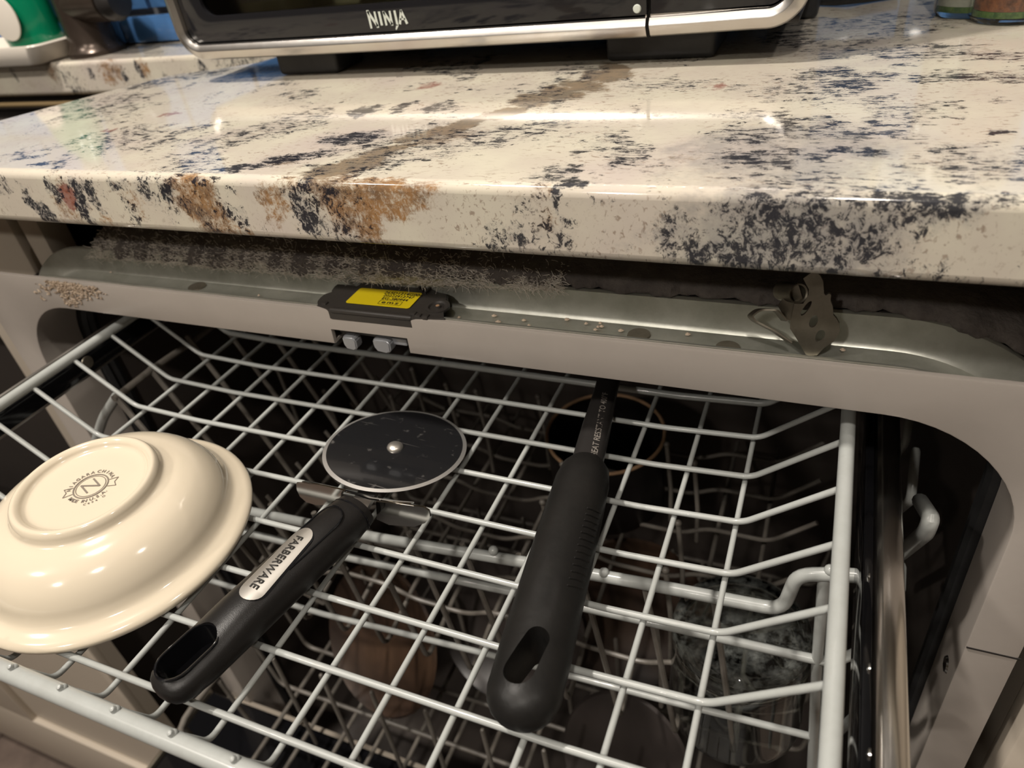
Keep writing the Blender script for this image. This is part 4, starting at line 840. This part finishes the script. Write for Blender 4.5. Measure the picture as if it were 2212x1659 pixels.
for v in t_.verts: v.co.z = top_at(v.co) + .0010
lt = obj('lettering', t_, M['ink'], bdg, False)
sd_ = lt.modifiers.new('relief', 'SOLIDIFY'); sd_.thickness = .0003
# ferrule ring, thumb pad outline
bm = bmesh.new(); tube(bm, [HA + d * (.035 * LH) + sd * (.0108 * math.cos(a)) + up * (.0086 * math.sin(a)) for a in [2 * math.pi * k / 40 for k in range(40)]], .0005, 6, closed=True); obj('collar_ring', bm, M['gloss'], pc)
bm = bmesh.new(); pts = []
for s, w_ in ((.42, .0065), (.25, .0068), (.14, .0066), (.105, .0050), (.09, .0025), (.087, 0), (.09, -.0025), (.105, -.0050), (.14, -.0066), (.25, -.0068), (.42, -.0065)):
    q = HA + d * (s * LH) + sd * w_; pts.append(Vector((q.x, q.y, top_at(q) + .00005)))
tube(bm, fillet(pts, .003, 3), .0004, 6); obj('pad_outline', bm, M['gloss'], pc)
# neck, wheel, rivet, guard
WC = Vector((.1904, -.0887, .0085)); wn = Vector((.0699, .1477, 1)).normalized(); wq = Matrix.Translation(WC) @ Vector((0, 0, 1)).rotation_difference(wn).to_matrix().to_4x4()
bm = bmesh.new(); lathe(bm, [(0, -.0004), (.0352, -.0004), (.0372, -.00005), (.0372, .00005), (.0356, .0004), (0, .00045)], 128, wq); wh = obj('wheel', bm, M['wheel'], pc); wh['label'] = 'dark scratched round blade'
bm = bmesh.new(); A = [bm.verts.new(wq @ Vector((.0374 * math.cos(2 * math.pi * k / 128), .0374 * math.sin(2 * math.pi * k / 128), 0))) for k in range(128)]; B = [bm.verts.new(wq @ Vector((.0354 * math.cos(2 * math.pi * k / 128), .0354 * math.sin(2 * math.pi * k / 128), .00055))) for k in range(128)]
for k in range(128): j = (k + 1) % 128; bm.faces.new((A[k], A[j], B[j], B[k]))
obj('cutting_edge', bm, mat('ground_edge', (.72, .70, .67), .38, .85), wh)
bm = bmesh.new(); lathe(bm, smoothprof([(0, .0030), (.0020, .0028), (.0036, .0020), (.0043, .0008), (.0043, 0)], 3), 28, wq); obj('rivet', bm, M['badge'], pc)
bm = bmesh.new(); a, b = WC - wn * .0018, HA + d * .004; ax_ = (b - a).normalized(); sx = ax_.cross(Vector((0, 0, 1))).normalized() * .0055
prism(bm, [a + sx * .6 - ax_ * .004, a - sx * .6 - ax_ * .004, b - sx, b + sx], (0, 0, -.0022)); obj('fork', bm, M['steel'], pc)
YG = -.1350
def G(u, v, y=YG): return at(u, v, y=y)
bm = bmesh.new(); prism(bm, [G(*q) for q in ((640, 1044), (641, 1058), (648, 1073), (662, 1085), (682, 1091), (703, 1091), (735, 1075), (745, 1060), (700, 1050), (660, 1043))], (0, .0009, 0)); obj('guard_wing', bm, M['chrome'], pc)
bm = bmesh.new(); prism(bm, [G(*q) for q in ((812, 1084), (814, 1122), (840, 1134), (895, 1138), (918, 1130), (929, 1117), (927, 1104), (915, 1096), (870, 1090), (835, 1086))], (0, .0009, 0)); obj('guard_wing', bm, M['chrome'], pc)
obj('guard_bridge', ribbon([G(655, 1043) + Vector((0, .0005, 0)), G(720, 1056, YG + .002), G(770, 1068, YG + .004), G(800, 1078, YG + .004), G(840, 1084, YG + .002), G(890, 1090) + Vector((0, .0005, 0))], (0, .0022, -.0016)), M['chrome'], pc)
# ---- spatula / turner
sp = thing('nylon_utensil', 'black nylon cooking utensil with thick soft grip on the right of the rack', 'utensil', (.30, -.12, .003))
SA, SB = at(1268, 1004, z=.0148), at(1112, 1571, z=.0148)
keys = [(0, .0086, .0080, 0), (.03, .0112, .0100, 0), (.10, .0126, .0112, 0), (.30, .0130, .0116, .0002), (.55, .0134, .0116, .0002), (.80, .0136, .0112, 0), (.91, .0134, .0105, 0)]
st = [(-.006, .006, .006, 0)] + interp(keys, 28) + [(.945, .0122, .0098, 0), (.972, .0098, .0080, 0), (.990, .0066, .0056, 0), (1.0, .0028, .0024, 0), (1.002, .0006, .0006, 0)]
bm, d2, up2, sd2, L2 = loft(SA, SB, (0, 0, 1), st, 44, 2.05)
gp = obj('grip', bm, M['nylon'], sp)
ea, eb = at(1160, 1375, z=.0262), at(1120, 1440, z=.0262); P6 = []
hw_ = .0060
hd = (Vector((eb.x, eb.y, 0)) - Vector((ea.x, ea.y, 0))).normalized(); hs = Vector((-hd.y, hd.x, 0))
for c_, s0, ww in ((eb, -90, .0056), (ea, 90, .0044)):
    for k in range(13):
        an = math.radians(s0 + 180 * k / 12); P6.append(Vector((c_.x, c_.y, .04)) + (hd * math.cos(an) + hs * math.sin(an)) * ww)
bm = bmesh.new(); prism(bm, P6, (0, 0, -.06)); boolean(gp, [obj('c', bm)])
# ribs along the right flank of the grip
bm = bmesh.new()
for k in range(13):
    s = .17 + k * .026; c_ = SA + d2 * ((s + .10) * L2); pts = []
    rot = math.radians
    for q_ in range(5):
        a = math.radians(22 + q_ * 8); side = sd2 if sd2.x > 0 else -sd2
        pts.append(c_ + d2 * (-.0016 + q_ * .0008) + side * (.0134 * math.cos(a)) + up2 * (.0118 * math.sin(a) + .0002))
    tube(bm, pts, .00055, 6, True)
obj('grip_ribs', bm, M['nylon'], sp)
dd2 = -d2; sh0 = SA + d2 * .004; e1 = at(1290, 950, z=.0148); e2 = at(1318, 832, z=.0148); dirs = (e2 - e1).normalized(); e3 = e2 + dirs * .16
kk = [(0, .0076, .0062, 0), (.10, .0074, .0060, 0), (.3, .0062, .0050, 0), (.5, .0056, .0040, 0), (1, .0054, .0032, 0)]
bm, d3, up3, sd3, L3 = loft(SA + d2 * .006, e3, (0, 0, 1), interp(kk, 14), 28, 2.3)
obj('shaft', bm, M['blackp'], sp)
tx = text_bm('HEAT RESISTANT TO 400\u00b0F', .0042, .00003, 0, 1.0, 'LEFT'); fst = at(1283, 987, z=.0205); tdir = (at(1308, 850, z=.0200) - fst).normalized()
MT = basis((0, 0, 0), tdir, Vector((0, 0, 1)).cross(tdir)); bmesh.ops.transform(tx, matrix=Matrix.Translation(fst) @ MT, verts=tx.verts)
rel0 = SA + d2 * .006
for v in tx.verts:
    rel = v.co - rel0; t_ = rel.dot(d3) / L3; s_ = rel.dot(sd3); hw = .0076 - .0020 * min(1, max(0, t_) / .4); hh = .0062 - .0020 * min(1, max(0, t_) / .4)
    v.co.z = (rel0 + d3 * (t_ * L3)).z + hh * (max(0, 1 - min(.98, abs(s_) / hw) ** 2.3)) ** (1 / 2.3) + .0004
tt = obj('raised_text', tx, mat('raised_print', (.20, .18, .16), .35), sp, False)
bpy.context.view_layer.update()
